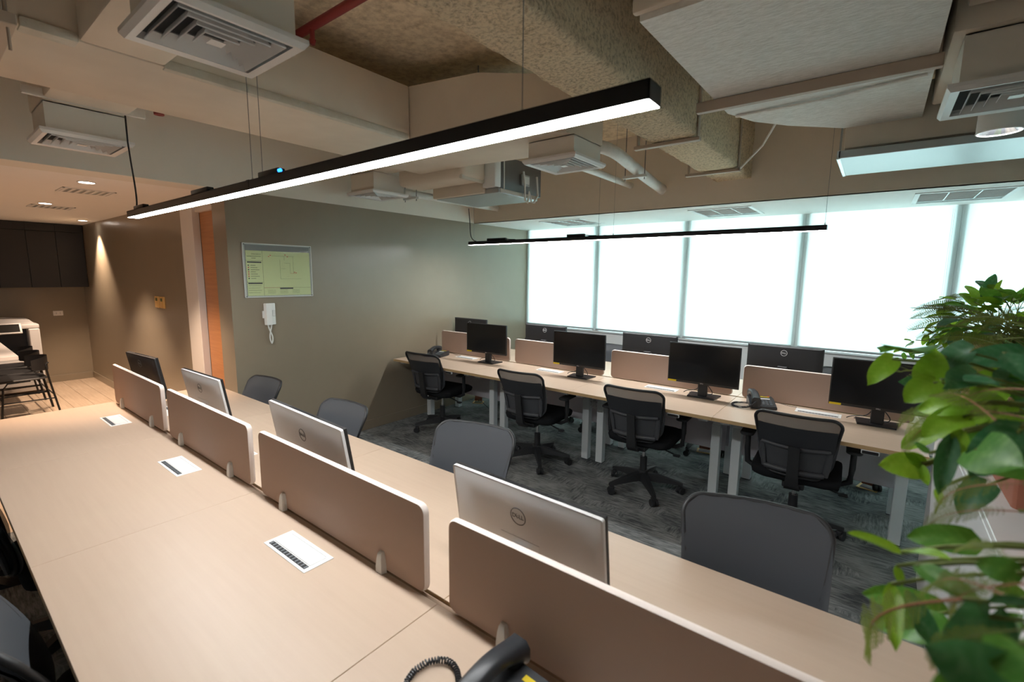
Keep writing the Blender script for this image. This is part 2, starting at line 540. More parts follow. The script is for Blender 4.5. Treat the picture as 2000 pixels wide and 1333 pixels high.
# roller blinds
names_ = ['beside the olive wall', 'second from the olive wall', 'third from the olive wall', 'fourth from the olive wall', 'above the plants beyond the fourth blind', 'sixth from the olive wall']
for i in range(6):
    t = thing('roller_blind', 'white translucent roller blind, ' + names_[i], 'blind', (0, YW, 0), 0, 'roller blinds along the windows')
    a, b = MUL[i] + GAP[i], MUL[i + 1] - GAP[i + 1]
    MB().box(a, b, 0.0, 0.0016, 0.945, ZS - 0.001).build('fabric', 'blind_fabric', t)
    MB().box(a, b, -0.008, 0.008, 0.930, 0.955, bev=0.004, seg=2).build('bottom_bar', 'blind_bar', t)
    ch = MB()
    ch.tube([(b - 0.020, -0.010, 2.30), (b - 0.020, -0.010, 0.905), (b - 0.026, -0.010, 0.885), (b - 0.032, -0.010, 0.905), (b - 0.032, -0.010, 2.30)], 0.0012, 5)
    ch.build('chain', 'white_cable', t)
    MB().tube([(b - 0.03, -0.012, 0.935), (b - 0.015, -0.016, 0.905), (b + 0.01, -0.016, 0.912), (b + 0.02, -0.012, 0.93)], 0.003, 5).build('chain_clip', 'white_cable', t)

# ================================================================ recessed louvre lights in the soffit
LT = ['beside the olive wall', 'between the two suspended light ends', 'above the plants']
for k, (a, b, c, d) in enumerate(HOLES):
    t = thing('ceiling_light', 'recessed louvre ceiling light in the soffit, ' + ['first from the olive wall', 'second from the olive wall', 'third from the olive wall'][k], 'light', (0, 0, ZS), 0, 'recessed lights above the windows')
    mb = MB()
    w = 0.02
    mb.box(a - w, b + w, c - w, c + 0.012, -0.006, 0.0).box(a - w, b + w, d - 0.012, d + w, -0.006, 0.0)
    mb.box(a - w, a + 0.012, c, d, -0.006, 0.0).box(b - 0.012, b + w, c, d, -0.006, 0.0)
    mb.build('frame', 'diffuser_white', t)
    mb = MB()
    mb.box(a, b, c, d, 0.085, 0.09).box(a, a + 0.004, c, d, 0, 0.09).box(b - 0.004, b, c, d, 0, 0.09).box(a, b, c, c + 0.004, 0, 0.09).box(a, b, d - 0.004, d, 0, 0.09)
    mb.build('housing', 'reflector', t)
    for j in range(1, 3):
        x = a + (b - a) * j / 3
        MB().prism([(x - 0.012, 0.05), (x + 0.012, 0.05), (x + 0.003, 0.0), (x - 0.003, 0.0)], c, d, 'y').build('side_reflector', 'reflector', t)
    for j in range(1, 7):
        y = c + (d - c) * j / 7
        MB().prism([(y - 0.010, 0.045), (y + 0.010, 0.045), (y + 0.002, 0.0), (y - 0.002, 0.0)], a, b, 'x').build('cross_blade', 'diffuser_white', t)
    for j in range(3):
        x = a + (b - a) * (j + 0.5) / 3
        MB().cyl((x, c + 0.02, 0.066), (x, d - 0.02, 0.066), 0.008, n=8).build('tube', 'handset_white', t)
# ================================================================ pendants
def pendant(name, label, x0, x1, yc, zb, wires, drivers, cable):
    t = thing(name, label, 'pendant light', (0, 0, 0), 0, 'linear pendant lights over the desks')
    hw, h = 0.029, 0.038
    xm = (x0 + x1) / 2
    for a, b in ((x0, xm - 0.002), (xm + 0.002, x1)):
        hb = MB()
        hb.box(a, b, yc - hw, yc - hw + 0.0025, zb + 0.001, zb + h).box(a, b, yc + hw - 0.0025, yc + hw, zb + 0.001, zb + h)
        hb.box(a, b, yc - hw, yc + hw, zb + h - 0.003, zb + h)
        hb.box(a, a + 0.003, yc - hw, yc + hw, zb + 0.001, zb + h).box(b - 0.003, b, yc - hw, yc + hw, zb + 0.001, zb + h)
        o = hb.build('housing', 'lamp_black', t)
        MB().box(a + 0.0015, b - 0.0015, yc - hw + 0.0026, yc + hw - 0.0026, zb, zb + 0.004).build('led_strip', 'led_diffuser', o)
    MB().box(xm - 0.012, xm + 0.012, yc - hw - 0.001, yc + hw + 0.001, zb + 0.006, zb + h + 0.002, bev=0.001).build('joint_sleeve', 'lamp_black', t)
    for wx, zt in wires:
        MB().cyl((wx, yc, zb + h), (wx, yc, zt), 0.0012, n=6).build('suspension_wire', 'wire', t)
        MB().cyl((wx, yc, zb + h - 0.001), (wx, yc, zb + h + 0.016), 0.005, 0.003, n=8).build('gripper', 'chrome', t)
    for a, b, led in drivers:
        d = MB().box(a, b, yc - 0.016, yc + 0.016, zb + h, zb + h + 0.026, bev=0.005, seg=2).build('driver_box', 'lamp_black', t)
        MB().tube([(b, yc, zb + h + 0.012), (b + 0.05, yc, zb + h + 0.006), (b + 0.12, yc, zb + h + 0.003)], 0.004, 6).build('lead', 'black_cable', d)
        if led:
            MB().cyl((b + 0.002, yc - 0.01, zb + h + 0.014), (b + 0.014, yc - 0.01, zb + h + 0.014), 0.007, n=8).build('connector', 'blue_led', d)
    MB().tube(cable, 0.0045, 8).build('power_cable', 'black_cable', t)
pendant('pendant_light', 'long black linear pendant light over the desk island with phone and silver computers', 0.53, 3.866, 0.925, 2.0,
        [(2.18, ZT), (2.27, ZT), (3.55, ZT)], [(0.62, 0.80, 0), (1.55, 1.75, 0), (2.26, 2.42, 1)],
        bez((0.60, 0.925, 2.045), (0.68, 0.92, 2.06), (0.70, 0.91, 2.15), (0.68, 0.905, 2.30)) + [Vector((0.675, 0.90, 2.42)), Vector((0.675, 0.90, 2.57))])
pendant('pendant_light', 'long black linear pendant light over the desk row near the windows', 0.56, 3.915, 3.96, 2.0,
        [(0.62, ZT), (2.16, ZT), (2.31, ZT), (3.90, ZT)], [(0.82, 1.08, 0), (1.83, 2.02, 0)],
        bez((0.66, 3.955, 2.04), (0.58, 3.95, 2.05), (0.57, 3.95, 2.12), (0.57, 3.95, 2.22)) + [Vector((0.56, 3.94, 2.40))])
# ================================================================ square air diffusers on drop boxes
def diffuser(label, cx, cy, neck_top, hs=0.205, zb=2.405, neck=0.175):
    t = thing('air_diffuser', label, 'air vent', (cx, cy, zb), 0, 'square ceiling air diffusers')
    def ring(z, h, ): return [Vector((-h, -h, z)), Vector((h, -h, z)), Vector((h, h, z)), Vector((-h, h, z))]
    def frame(name, h0, h1, z0, z1, th=0.004, mat_='diffuser_white'):
        b = MB()
        b.loft([ring(z0, h0), ring(z1, h1), ring(z1 + th, h1 + 0.001), ring(z0 + th, h0 + 0.001), ring(z0, h0)], cap=False)
        return b.build(name, mat_, t)
    b = MB()
    b.loft([ring(0.0, hs - 0.012), ring(0.016, hs), ring(0.030, hs), ring(0.034, hs - 0.03), ring(0.028, neck), ring(0.006, neck - 0.006), ring(0.0, hs - 0.012)], cap=False)
    b.build('flange', 'diffuser_white', t)
    for k in range(4):
        h = 0.152 - 0.034 * k
        frame('louvre', h, h - 0.013, 0.001, 0.030)
    MB().loft([ring(0.002, 0.022), ring(0.010, 0.012)]).build('core_plate', 'diffuser_white', t)
    b = MB(); q = neck - 0.008; b.loft([ring(0.030, q), ring(neck_top - zb - 0.010, q)], cap=False); b.box(-q, q, -q, q, neck_top - zb - 0.010, neck_top - zb - 0.006); b.build('inner_throat', 'galvanised', t)
    b = MB(); b.loft([ring(0.034, neck), ring(neck_top - zb, neck)], cap=False); b.box(-neck, neck, -neck, neck, neck_top - zb - 0.004, neck_top - zb); b.build('drop_box', 'neck_board', t)
    return t
diffuser('white square air diffuser hanging above the silver computers on a tall drop box', 2.465, 0.712, 2.90)
diffuser('white square air diffuser near the pantry ceiling with a dark cable below it', 0.43, 0.74, 2.578)
diffuser('white square air diffuser beside the metal fan coil unit', 2.475, 2.84, 2.548)
diffuser('small white square air diffuser close to the olive wall', 0.34, 2.90, 2.598)
diffuser('white square air diffuser above the plants beside the wool wrapped duct', 4.60, 2.84, 2.62, hs=0.225, neck=0.19)
# ================================================================ ducts
t = thing('air_duct', 'large beige painted air duct with branches running under the slab', 'duct', (0, 0, 0))
def dbox(b, *a): return b.box(*a, bev=0.012, seg=2)
def soft(b, it=3, amp=0.012, sub=6, seed=1):
    return b
dbox(MB(), 0.96, 1.70, 0.33, 2.16, 2.55, 2.885).build('main_run', 'duct_wrap', t)
dbox(MB(), 0.96, 1.705, -1.6, 0.325, 2.56, 2.885).build('main_run', 'duct_wrap', t)
dbox(MB(), 1.705, 2.288, 0.52, 0.80, 2.552, 2.88).build('branch', 'duct_wrap', t)
dbox(MB(), 0.22, 0.97, 0.56, 0.92, 2.58, 2.88).build('branch', 'duct_wrap', t)
b = MB(); b.prism([(0.93, 2.165), (1.70, 2.165), (2.20, 2.27), (2.62, 2.62), (2.66, 3.02), (2.25, 3.02), (1.50, 2.93), (0.93, 2.93)], 2.55, 2.885)
b.build('turning_piece', 'duct_wrap', t)
dbox(MB(), 0.20, 0.935, 2.72, 2.915, 2.60, 2.86).build('branch', 'duct_wrap', t)
MB().box(1.668, 1.708, 0.80, 2.14, 2.544, 2.585, bev=0.006, seg=2).build('seam_tape', 'duct_tape', t)
MB().box(1.640, 1.712, 0.36, 0.52, 2.543, 2.58, bev=0.006, seg=2).build('seam_tape', 'duct_tape', t)
MB().box(0.90, 1.78, 0.30, 0.345, 2.515, 2.555, bev=0.003).build('hanger_bar', 'strut_paint', t)
MB().cyl((1.74, 0.325, 2.44), (1.74, 0.325, ZT), 0.005, n=8).build('hanger_rod', 'strut_paint', t)
MB().box(0.645, 0.668, 0.48, 1.0, 2.578, 2.622, bev=0.002).build('edge_angle', 'neck_board', t)
MB().cyl((1.98, 2.52, 2.885), (1.98, 2.52, ZT), 0.005, n=8).build('hanger_rod', 'galvanised', t)
# fan coil unit near the olive wall
t = thing('fan_coil_unit', 'metal fan coil unit with drip tray and canvas collar near the olive wall', 'air conditioner', (0, 0, 0))
dbox(MB(), 0.80, 1.515, 3.30, 3.96, 2.43, 2.72).build('casing', 'galvanised_dark', t)
MB().box(0.77, 1.545, 3.26, 3.86, 2.385, 2.428, bev=0.004).build('drip_tray', 'galvanised', t)
MB().box(0.755, 1.40, 3.225, 3.298, 2.39, 2.50, bev=0.012, seg=2).build('insulation_edge', 'duct_wrap', t)
MB().box(1.535, 1.552, 3.29, 3.84, 2.388, 2.425, bev=0.003).build('foil_tape', 'foil', t)
MB().box(1.40, 1.545, 3.215, 3.30, 2.43, 2.735, bev=0.01, seg=2).build('flange', 'diffuser_white', t)
MB().box(0.60, 1.44, 2.925, 3.23, 2.475, 2.735, bev=0.045, seg=3).build('canvas_collar', 'duct_wrap', t)
MB().box(1.385, 1.425, 2.935, 3.23, 2.465, 2.74, bev=0.012, seg=2).build('canvas_lip', 'duct_tape', t)
MB().box(1.515, 1.535, 3.62, 3.74, 2.50, 2.60, bev=0.002).build('junction_box', 'galvanised', t)
MB().box(1.535, 1.538, 3.66, 3.73, 2.52, 2.585).build('rating_plate', 'paper_label', t)
MB().tube([(1.55, 3.62, 2.62), (1.56, 3.63, 2.50), (1.57, 3.62, 2.36), (1.585, 3.64, 2.34), (1.59, 3.66, 2.44), (1.60, 3.68, 2.35), (1.615, 3.70, 2.345), (1.60, 3.78, 2.42), (1.56, 3.82, 2.60)], 0.010, 8).build('drain_hose', 'white_cable', t)
MB().cyl((1.53, 3.36, 2.43), (1.53, 3.36, ZT), 0.006, n=8).build('hanger_rod', 'white_cable', t)
MB().cyl((0.82, 3.36, 2.43), (0.82, 3.36, ZT), 0.006, n=8).build('hanger_rod', 'white_cable', t)
# wrapped pipes that run into the soffit face
def pipe(label, pts, r, hanger=None):
    t = thing('wrapped_pipe', label, 'pipe', (0, 0, 0), 0, 'white wrapped pipes into the soffit')
    MB().tube(pts, r, 14).build('pipe', 'pipe_wrap', t)
    MB().cyl((pts[-1][0], YS - 0.012, pts[-1][2]), (pts[-1][0], YS + 0.001, pts[-1][2]), r * 1.12, n=16).build('collar', 'pipe_wrap', t)
    if hanger:
        hx, hy, hz = hanger
        MB().box(hx - 0.10, hx + 0.10, hy - 0.018, hy + 0.018, hz - r - 0.022, hz - r, bev=0.002).build('hanger_bar', 'pipe_wrap', t)
        for q in (-0.085, 0.085):
            MB().cyl((hx + q, hy, hz - r - 0.04), (hx + q, hy, ZT), 0.004, n=6).build('hanger_rod', 'wire', t)
pipe('thick white wrapped pipe entering the soffit beside the sprayed duct', bez((2.05, 3.10, 2.62), (2.6, 3.05, 2.62), (2.62, 3.20, 2.58), (2.60, 3.45, 2.57), 8) + [Vector((2.54, 4.0, 2.54)), Vector((2.475, YS + 0.01, 2.515))], 0.045, (2.55, 3.82, 2.548))
pipe('thin white wrapped pipe entering the soffit beside the fan coil hose', [Vector((2.36, 3.02, 2.50)), Vector((2.30, 3.30, 2.52)), Vector((2.25, 3.75, 2.545)), Vector((2.15, YS + 0.01, 2.585))], 0.028)
pipe('white wrapped pipe passing under the fan coil unit', [Vector((0.45, 3.12, 2.47)), Vector((0.45, 3.2, 2.47)), Vector((0.42, 3.8, 2.48)), Vector((0.385, YS + 0.01, 2.495))], 0.036, (0.44, 3.22, 2.47))
# sprayed duct towards the windows
t = thing('sprayed_duct', 'rough sand coloured sprayed duct with strap hangers running to the soffit', 'duct', (0, 0, 0))
b = MB()
def spray(u, v):
    # cross-section around x, z
    P4 = [(2.965, ZT), (2.965, 2.53), (3.265, 2.53), (3.265, ZT)]
    L4 = [0.53, 0.30, 0.53]; tot = sum(L4); s = v * tot
    k = 0
    while k < 2 and s > L4[k]:
        s -= L4[k]; k += 1
    f = s / L4[k]
    x = P4[k][0] + (P4[k + 1][0] - P4[k][0]) * f; z = P4[k][1] + (P4[k + 1][1] - P4[k][1]) * f
    y = -1.8 + (YS + 1.8) * u
    j = random.uniform(-0.006, 0.006)
    return Vector((x + j, y, z + random.uniform(-0.005, 0.005)))
b.grid(spray, 150, 34); b.build('duct_body', 'sprayed_insulation', t, ang=80)
for y in (3.10, 4.15):
    MB().box(2.86, 3.285, y - 0.02, y + 0.02, 2.505, 2.527, bev=0.003).build('strap_hanger', 'strut_paint', t)
    for x in (2.885, 3.272):
        MB().box(x - 0.004, x + 0.004, y - 0.018, y + 0.018, 2.52, ZT).build('strap_side', 'strut_paint', t)
MB().tube([(3.285, 4.16, 2.53), (3.46, 4.0, 2.64), (3.60, 3.75, 2.75)], 0.008, 8).build('brace_rod', 'pipe_wrap', t)
# wool-wrapped plenum above the planter
t = thing('wrapped_plenum', 'wide white wool wrapped duct plenum with a cross strut', 'duct', (0, 0, 0))
b = MB(); b.prism([(3.45, 1.77), (4.34, 1.77), (4.34, 3.70), (3.97, 3.70), (3.70, 3.44), (3.55, 3.24), (3.46, 3.0)], 2.60, 3.02)
b.build('wrap', 'wool_wrap', t)
MB().box(3.43, 4.345, 1.74, 1.772, 2.62, 3.02, bev=0.01, seg=2).build('end_panel', 'duct_wrap', t)
MB().box(3.37, 4.36, 2.72, 2.755, 2.545, 2.598, bev=0.002).build('strut', 'strut_paint', t)
MB().tube([(3.49, 3.06, 2.594), (3.9, 3.03, 2.59), (4.32, 2.96, 2.594)], 0.014, 6, flat=0.3).build('fold', 'wool_wrap', t)
for x in (3.385, 4.345):
    MB().cyl((x, 2.735, 2.55), (x, 2.735, ZT), 0.006, n=8).build('hanger_rod', 'strut_paint', t)
# second fan coil unit
t = thing('fan_coil_unit', 'fan coil unit with pale metal tray above the planter, close to the soffit', 'air conditioner', (0, 0, 0))
dbox(MB(), 3.98, 5.60, 3.70, 4.42, 2.475, 2.80).build('casing', 'duct_wrap', t)
MB().box(3.96, 5.65, 3.62, 4.24, 2.405, 2.45, bev=0.004).build('drip_tray', 'galvanised', t)
MB().box(3.952, 3.975, 3.62, 4.24, 2.40, 2.452, bev=0.004).build('foil_tape', 'foil', t)
for x in (4.10, 5.45):
    MB().box(x - 0.02, x + 0.02, 3.72, 4.20, 2.449, 2.477).build('tray_rail', 'galvanised', t)
MB().cyl((3.96, 3.74, 2.43), (3.96, 3.74, ZT), 0.006, n=8).build('hanger_rod', 'galvanised', t)
# side duct feeding the diffuser above the plants
t = thing('supply_duct', 'beige supply duct stepping down behind the wool wrapped plenum', 'duct', (0, 0, 0))
dbox(MB(), 4.37, 6.2, 2.62, 3.60, 2.625, 2.93).build('duct_body', 'duct_wrap', t)
dbox(MB(), 4.40, 6.2, 1.2, 2.61, 2.70, 2.98).build('duct_body', 'duct_wrap', t)
# red sprinkler pipes
t = thing('sprinkler_pipe', 'dark red sprinkler pipe under the raw slab', 'pipe', (0, 0, 0))
MB().cyl((0.02, 1.45, 2.945), (2.93, 1.45, 2.945), 0.022, n=14).build('pipe', 'red_pipe', t)
MB().cyl((1.78, 1.45, 2.945), (1.78, 1.45, 2.88), 0.013, n=10).build('drop', 'red_pipe', t)
MB().cyl((1.78, 1.45, 2.88), (1.78, 1.45, 2.855), 0.018, 0.012, n=10).build('sprinkler_head', 'red_pipe', t)
t = thing('sprinkler_pipe', 'short dark red sprinkler drop pipe with end cap near the fascia', 'pipe', (0, 0, 0))
MB().cyl((0.40, 1.15, 2.70), (0.40, 1.15, ZT), 0.024, n=14).build('pipe', 'red_pipe', t)
MB().cyl((0.40, 1.15, 2.69), (0.40, 1.15, 2.715), 0.029, n=14).build('end_cap', 'red_pipe', t)
# cylinder spotlight above the plants
t = thing('cylinder_downlight', 'white surface cylinder downlight lit above the plants', 'light', (4.63, 3.385, 0.095))
b = MB(); b.cyl((0, 0, 2.30), (0, 0, 2.525), 0.085, n=28, cap=False)
b.cyl((0, 0, 2.525), (0, 0, 2.53), 0.085, n=28); b.build('body', 'diffuser_white', t)
b = MB(); b.tube([(0.083 * math.cos(2 * PI * i / 28), 0.083 * math.sin(2 * PI * i / 28), 2.30) for i in range(28)], 0.004, 6, closed=True); b.build('rim', 'diffuser_white', t)
b = MB(); b.cyl((0, 0, 2.302), (0, 0, 2.345), 0.08, 0.04, n=28, cap=False); b.build('reflector_cone', 'reflector', t)
MB().cyl((0, 0, 2.345), (0, 0, 2.35), 0.036, n=20).build('led_disc', 'led_spot', t)
# pantry downlights and slot vents
for k, (x, y, lb) in enumerate([(-0.556, 0.931, 'closest to the main office'), (-2.396, 0.95, 'in the middle of the pantry ceiling'), (-4.212, 1.55, 'beside the corridor wall and black cabinets')]):
    t = thing('downlight', 'small round recessed downlight ' + lb, 'light', (x, y, ZS), 0, 'recessed pantry downlights')
    b = MB(); b.tube([(0.052 * math.cos(2 * PI * i / 24), 0.052 * math.sin(2 * PI * i / 24), -0.003) for i in range(24)], 0.006, 6, closed=True, flat=0.6); b.build('trim_ring', 'diffuser_white', t)
    MB().cyl((0, 0, -0.003), (0, 0, -0.001), 0.046, n=24).build('lens', 'led_warm', t)
    sd = bpy.data.lights.new('downlight_beam', 'SPOT'); sd.energy = 92; sd.color = WARM; sd.spot_size = R(84); sd.spot_blend = 0.6; sd.shadow_soft_size = 0.04
    so = bpy.data.objects.new('downlight_beam', sd); COL.objects.link(so); so.parent = t; so.location = (0, 0, -0.012)
for k, (x, y, lb) in enumerate([(-1.12, 1.03, 'near the main office'), (-2.73, 1.04, 'deeper in the pantry')]):
    t = thing('slot_vent', 'long slatted ceiling vent ' + lb, 'air vent', (x, y, ZS), 0, 'pantry ceiling vents')
    b = MB(); w, l = 0.15, 0.17
    b.box(-w, w, -l, -l + 0.015, -0.006, 0).box(-w, w, l - 0.015, l, -0.006, 0).box(-w, -w + 0.015, -l, l, -0.006, 0).box(w - 0.015, w, -l, l, -0.006, 0)
    b.build('frame', 'diffuser_white', t)
    MB().box(-w + 0.015, w - 0.015, -l + 0.015, l - 0.015, -0.0015, 0).build('backing', 'galvanised', t)
    for j in range(7):
        y_ = -l + 0.03 + j * (2 * l - 0.06) / 6
        MB().box(-w + 0.015, w - 0.015, y_ - 0.011, y_ + 0.011, -0.005, -0.003).build('slat', 'diffuser_white', t)

# ================================================================ desks
ZD = 0.74
L = 1.1218
XA = [3.3259 - 3 * L + 0.0, 3.3259 - 2 * L, 3.3259 - L, 3.3259, 4.4355]
XB = [0.0651 + k * L for k in range(4)] + [4.533]
def make_desk(name, label, group, x0, x1, y_front, y_spine, flap=True, ctrl=True, leg_y=0.445, flap_dx=0.0):
    sgn = 1 if y_spine > y_front else -1
    dep = abs(y_spine - y_front)
    t = thing(name, label, 'desk', ((x0 + x1) / 2, y_front, 0), 0 if sgn > 0 else PI, group)
    hw = (x1 - x0) / 2 - 0.0007
    mb = MB().mat('maple').box(-hw, hw, 0.0, dep, ZD - 0.025, ZD, bev=0.001)
    mb.mat('maple_edge')
    mb.bm.faces.ensure_lookup_table()
    for f in mb.bm.faces:
        f.normal_update()
        if abs(f.normal.z) < 0.4:
            f.material_index = 1
    mb.build('tabletop', None, t, smooth=False)
    for sx in (-1, 1):
        a = sx * (hw - 0.072)
        lg = MB().box(a - 0.032, a + 0.032, leg_y, leg_y + 0.064, 0.0, 0.56, bev=0.003).build('leg', 'metal_white', t)
        MB().box(a - 0.027, a + 0.027, leg_y + 0.005, leg_y + 0.059, 0.56, ZD - 0.055, bev=0.002).build('upper_column', 'metal_white', lg)
        MB().box(a - 0.03, a + 0.03, 0.06, dep - 0.03, ZD - 0.055, ZD - 0.026, bev=0.002).build('side_bracket', 'metal_white', t)
        MB().box(a - 0.034, a + 0.034, leg_y - 0.001, leg_y + 0.065, 0.0, 0.006).build('foot_pad', 'chair_grey_plastic', lg)
    MB().box(-hw + 0.08, hw - 0.08, leg_y + 0.01, leg_y + 0.05, ZD - 0.075, ZD - 0.03, bev=0.002).build('cross_beam', 'metal_white', t)
    MB().box(-hw + 0.045, hw - 0.045, dep - 0.06, dep - 0.045, 0.30, ZD - 0.026, bev=0.002).build('modesty_panel', 'modesty', t)
    if ctrl:
        c = MB().box(0.26, 0.345, -0.002, 0.018, ZD - 0.050, ZD - 0.0255, bev=0.004).build('height_control', 'metal_white', t)
        MB().prism(rrect(0.265, 0.340, ZD - 0.0465, ZD - 0.029, 0.004, 3), -0.0035, -0.001, 'y').build('keypad', 'black_plastic', c)
    if flap:
        fx, fy = flap_dx, dep - 0.115
        fl = MB().box(fx - 0.135, fx + 0.135, fy - 0.052, fy + 0.052, ZD, ZD + 0.0025, bev=0.001).build('cable_flap', 'flap_white', t)
        MB().box(fx - 0.118, fx + 0.118, fy - 0.022, fy + 0.036, ZD + 0.0024, ZD + 0.005, bev=0.001).build('lid', 'flap_white', fl)
        MB().box(fx - 0.118, fx + 0.118, fy - 0.042, fy - 0.025, ZD + 0.0024, ZD + 0.0032).build('brush_strip', 'brush_black', fl)
        MB().box(fx - 0.11, fx + 0.11, fy + 0.0365, fy + 0.038, ZD + 0.0025, ZD + 0.0031).build('hinge_line', 'galvanised_dark', fl)
        bt = MB()
        for i in range(13):
            x = fx - 0.112 + i * 0.0185
            bt.box(x, x + 0.006, fy - 0.0405, fy - 0.027, ZD + 0.0031, ZD + 0.0042)
        bt.build('brush_tufts', 'key_grey', fl)
    return t
ORD = ['against the olive wall end', 'second from the olive wall', 'third from the olive wall', 'at the planter end']
YA, YA0, YA1 = 0.8623, 0.1605, 1.5125
for k in range(4):
    make_desk('desk', 'maple desk of the pantry-side island, bare side without computers, ' + ORD[k], 'bare desks of the pantry-side island', XA[k], XA[k + 1], YA0, YA - 0.012, flap=True, ctrl=False, flap_dx=0.06 if k == 3 else 0.0)
for k in range(4):
    make_desk('desk', 'maple desk of the pantry-side island carrying a computer, ' + ORD[k], 'computer desks of the pantry-side island', XA[k], XA[k + 1], YA1, YA + 0.014, flap=True, ctrl=False)
YB, YBS = 3.2465, 3.959
for k in range(4):
    make_desk('desk', 'maple desk of the window island with mesh chair in front, ' + ORD[k], 'near desks of the window island', XB[k], XB[k + 1], YB, YBS - 0.012)
for k in range(4):
    make_desk('desk', 'maple desk of the window island facing the blinds, ' + ORD[k], 'far desks of the window island', XB[k], XB[k + 1], YBS + 0.7125, YBS + 0.014, ctrl=False)
# ================================================================ divider panels with clamps
def divider(label, group, x0, x1, y, z0, z1, flip=1):
    t = thing('divider_panel', label, 'divider', ((x0 + x1) / 2, y, ZD), 0, group)
    hw = (x1 - x0) / 2
    r = 0.03
    outer = rrect(-hw, hw, z0, z1, r, 6)
    inner = rrect(-hw + 0.004, hw - 0.004, z0 + 0.004, z1 - 0.004, r - 0.004, 6)
    th = 0.0105
    b = MB(); b.prism(inner, -th, th, 'y'); b.build('board', 'divider_face', t, ang=20)
    b = MB()
    n = len(outer)
    e = 0.0085
    rings = []
    for (o_, i_) in zip(outer, inner):
        rings.append([Vector((i_[0], -th, i_[1])), Vector((o_[0], -e * 0.6, o_[1])), Vector((o_[0], e * 0.6, o_[1])), Vector((i_[0], th, i_[1]))])
    vr = [[b.bm.verts.new(p) for p in rg] for rg in rings]
    for i in range(n):
        A, B2 = vr[i], vr[(i + 1) % n]
        for k in range(3):
            b.bm.faces.new((A[k], B2[k], B2[k + 1], A[k + 1]))
    b.build('edge_band', 'divider_edge', t, ang=70)
    for cx in (-hw + 0.20, hw - 0.20):
        for sgn in (1,) if flip < 0 else (-1, 1):
            c = MB()
            prof = [(0.0, 0.019, 0.017), (0.02, 0.0185, 0.017), (0.045, 0.0155, 0.015), (0.062, 0.012, 0.012), (0.068, 0.009, 0.007)]
            rg = []
            for z, hx, dy in prof:
                rg.append([Vector((cx - hx, sgn * th, z)), Vector((cx - hx * 0.75, sgn * (th + dy), z)), Vector((cx + hx * 0.75, sgn * (th + dy), z)), Vector((cx + hx, sgn * th, z))])
            c.loft(rg); c.build('clamp', 'clip_plastic', t, ang=50)
    return t
SPN = 0.0468
for k in range(4):
    a, b = XA[k] + SPN, XA[k + 1] - SPN
    divider('pinkish brown desk divider panel on the pantry-side island, ' + ORD[k], 'dividers on the pantry-side island', a, b, YA - 0.004, 0.006, 0.2822)
for k in range(4):
    a, b = XB[k] + 0.035, XB[k + 1] - 0.035
    divider('pinkish brown desk divider panel on the window island, ' + ORD[k], 'dividers on the window island', a, b, YBS - 0.002, 0.004, 0.262, flip=-1)
# cable trough rail under each row of dividers
for nm, y, x0, x1 in (('pantry-side island', YA + 0.001, XA[0], XA[4]), ('window island', YBS + 0.001, XB[0], XB[4])):
    o = MB().box(x0 + 0.002, x1 - 0.002, y - 0.009, y + 0.009, ZD - 0.06, ZD - 0.008, bev=0.002).build('spine_rail', 'groove')
    tag(o, 'narrow brown spine rail under the dividers of the ' + nm, 'rail')
# ================================================================ logos
def logo(parent, loc, rot, r, ring_mat, thick=0.0012):
    b = MB()
    b.tube([(r * math.cos(2 * PI * i / 28), r * math.sin(2 * PI * i / 28), 0) for i in range(28)], r * 0.055, 5, closed=True, flat=0.5)
    lg = b.build('logo_ring', ring_mat, parent, loc, rot)
    xs = {'D': -0.60, 'e': -0.20, 'l': 0.20, 'k': 0.55}
    key = ('D', ring_mat, round(r, 4))
    if key not in _txt:
        for ch in 'DEL':
            _txt[(ch, ring_mat, round(r, 4))] = text_mesh(ch, r * 0.72, ring_mat, thick * 0.3)
    for ch, x, a in (('D', -0.55, 0), ('E', -0.12, 38), ('L', 0.28, 0), ('L', 0.62, 0)):
        obj('letter', _txt[(ch, ring_mat, round(r, 4))], lg, (x * r, 0, 0.0002), (0, 0, R(a)))
    return lg
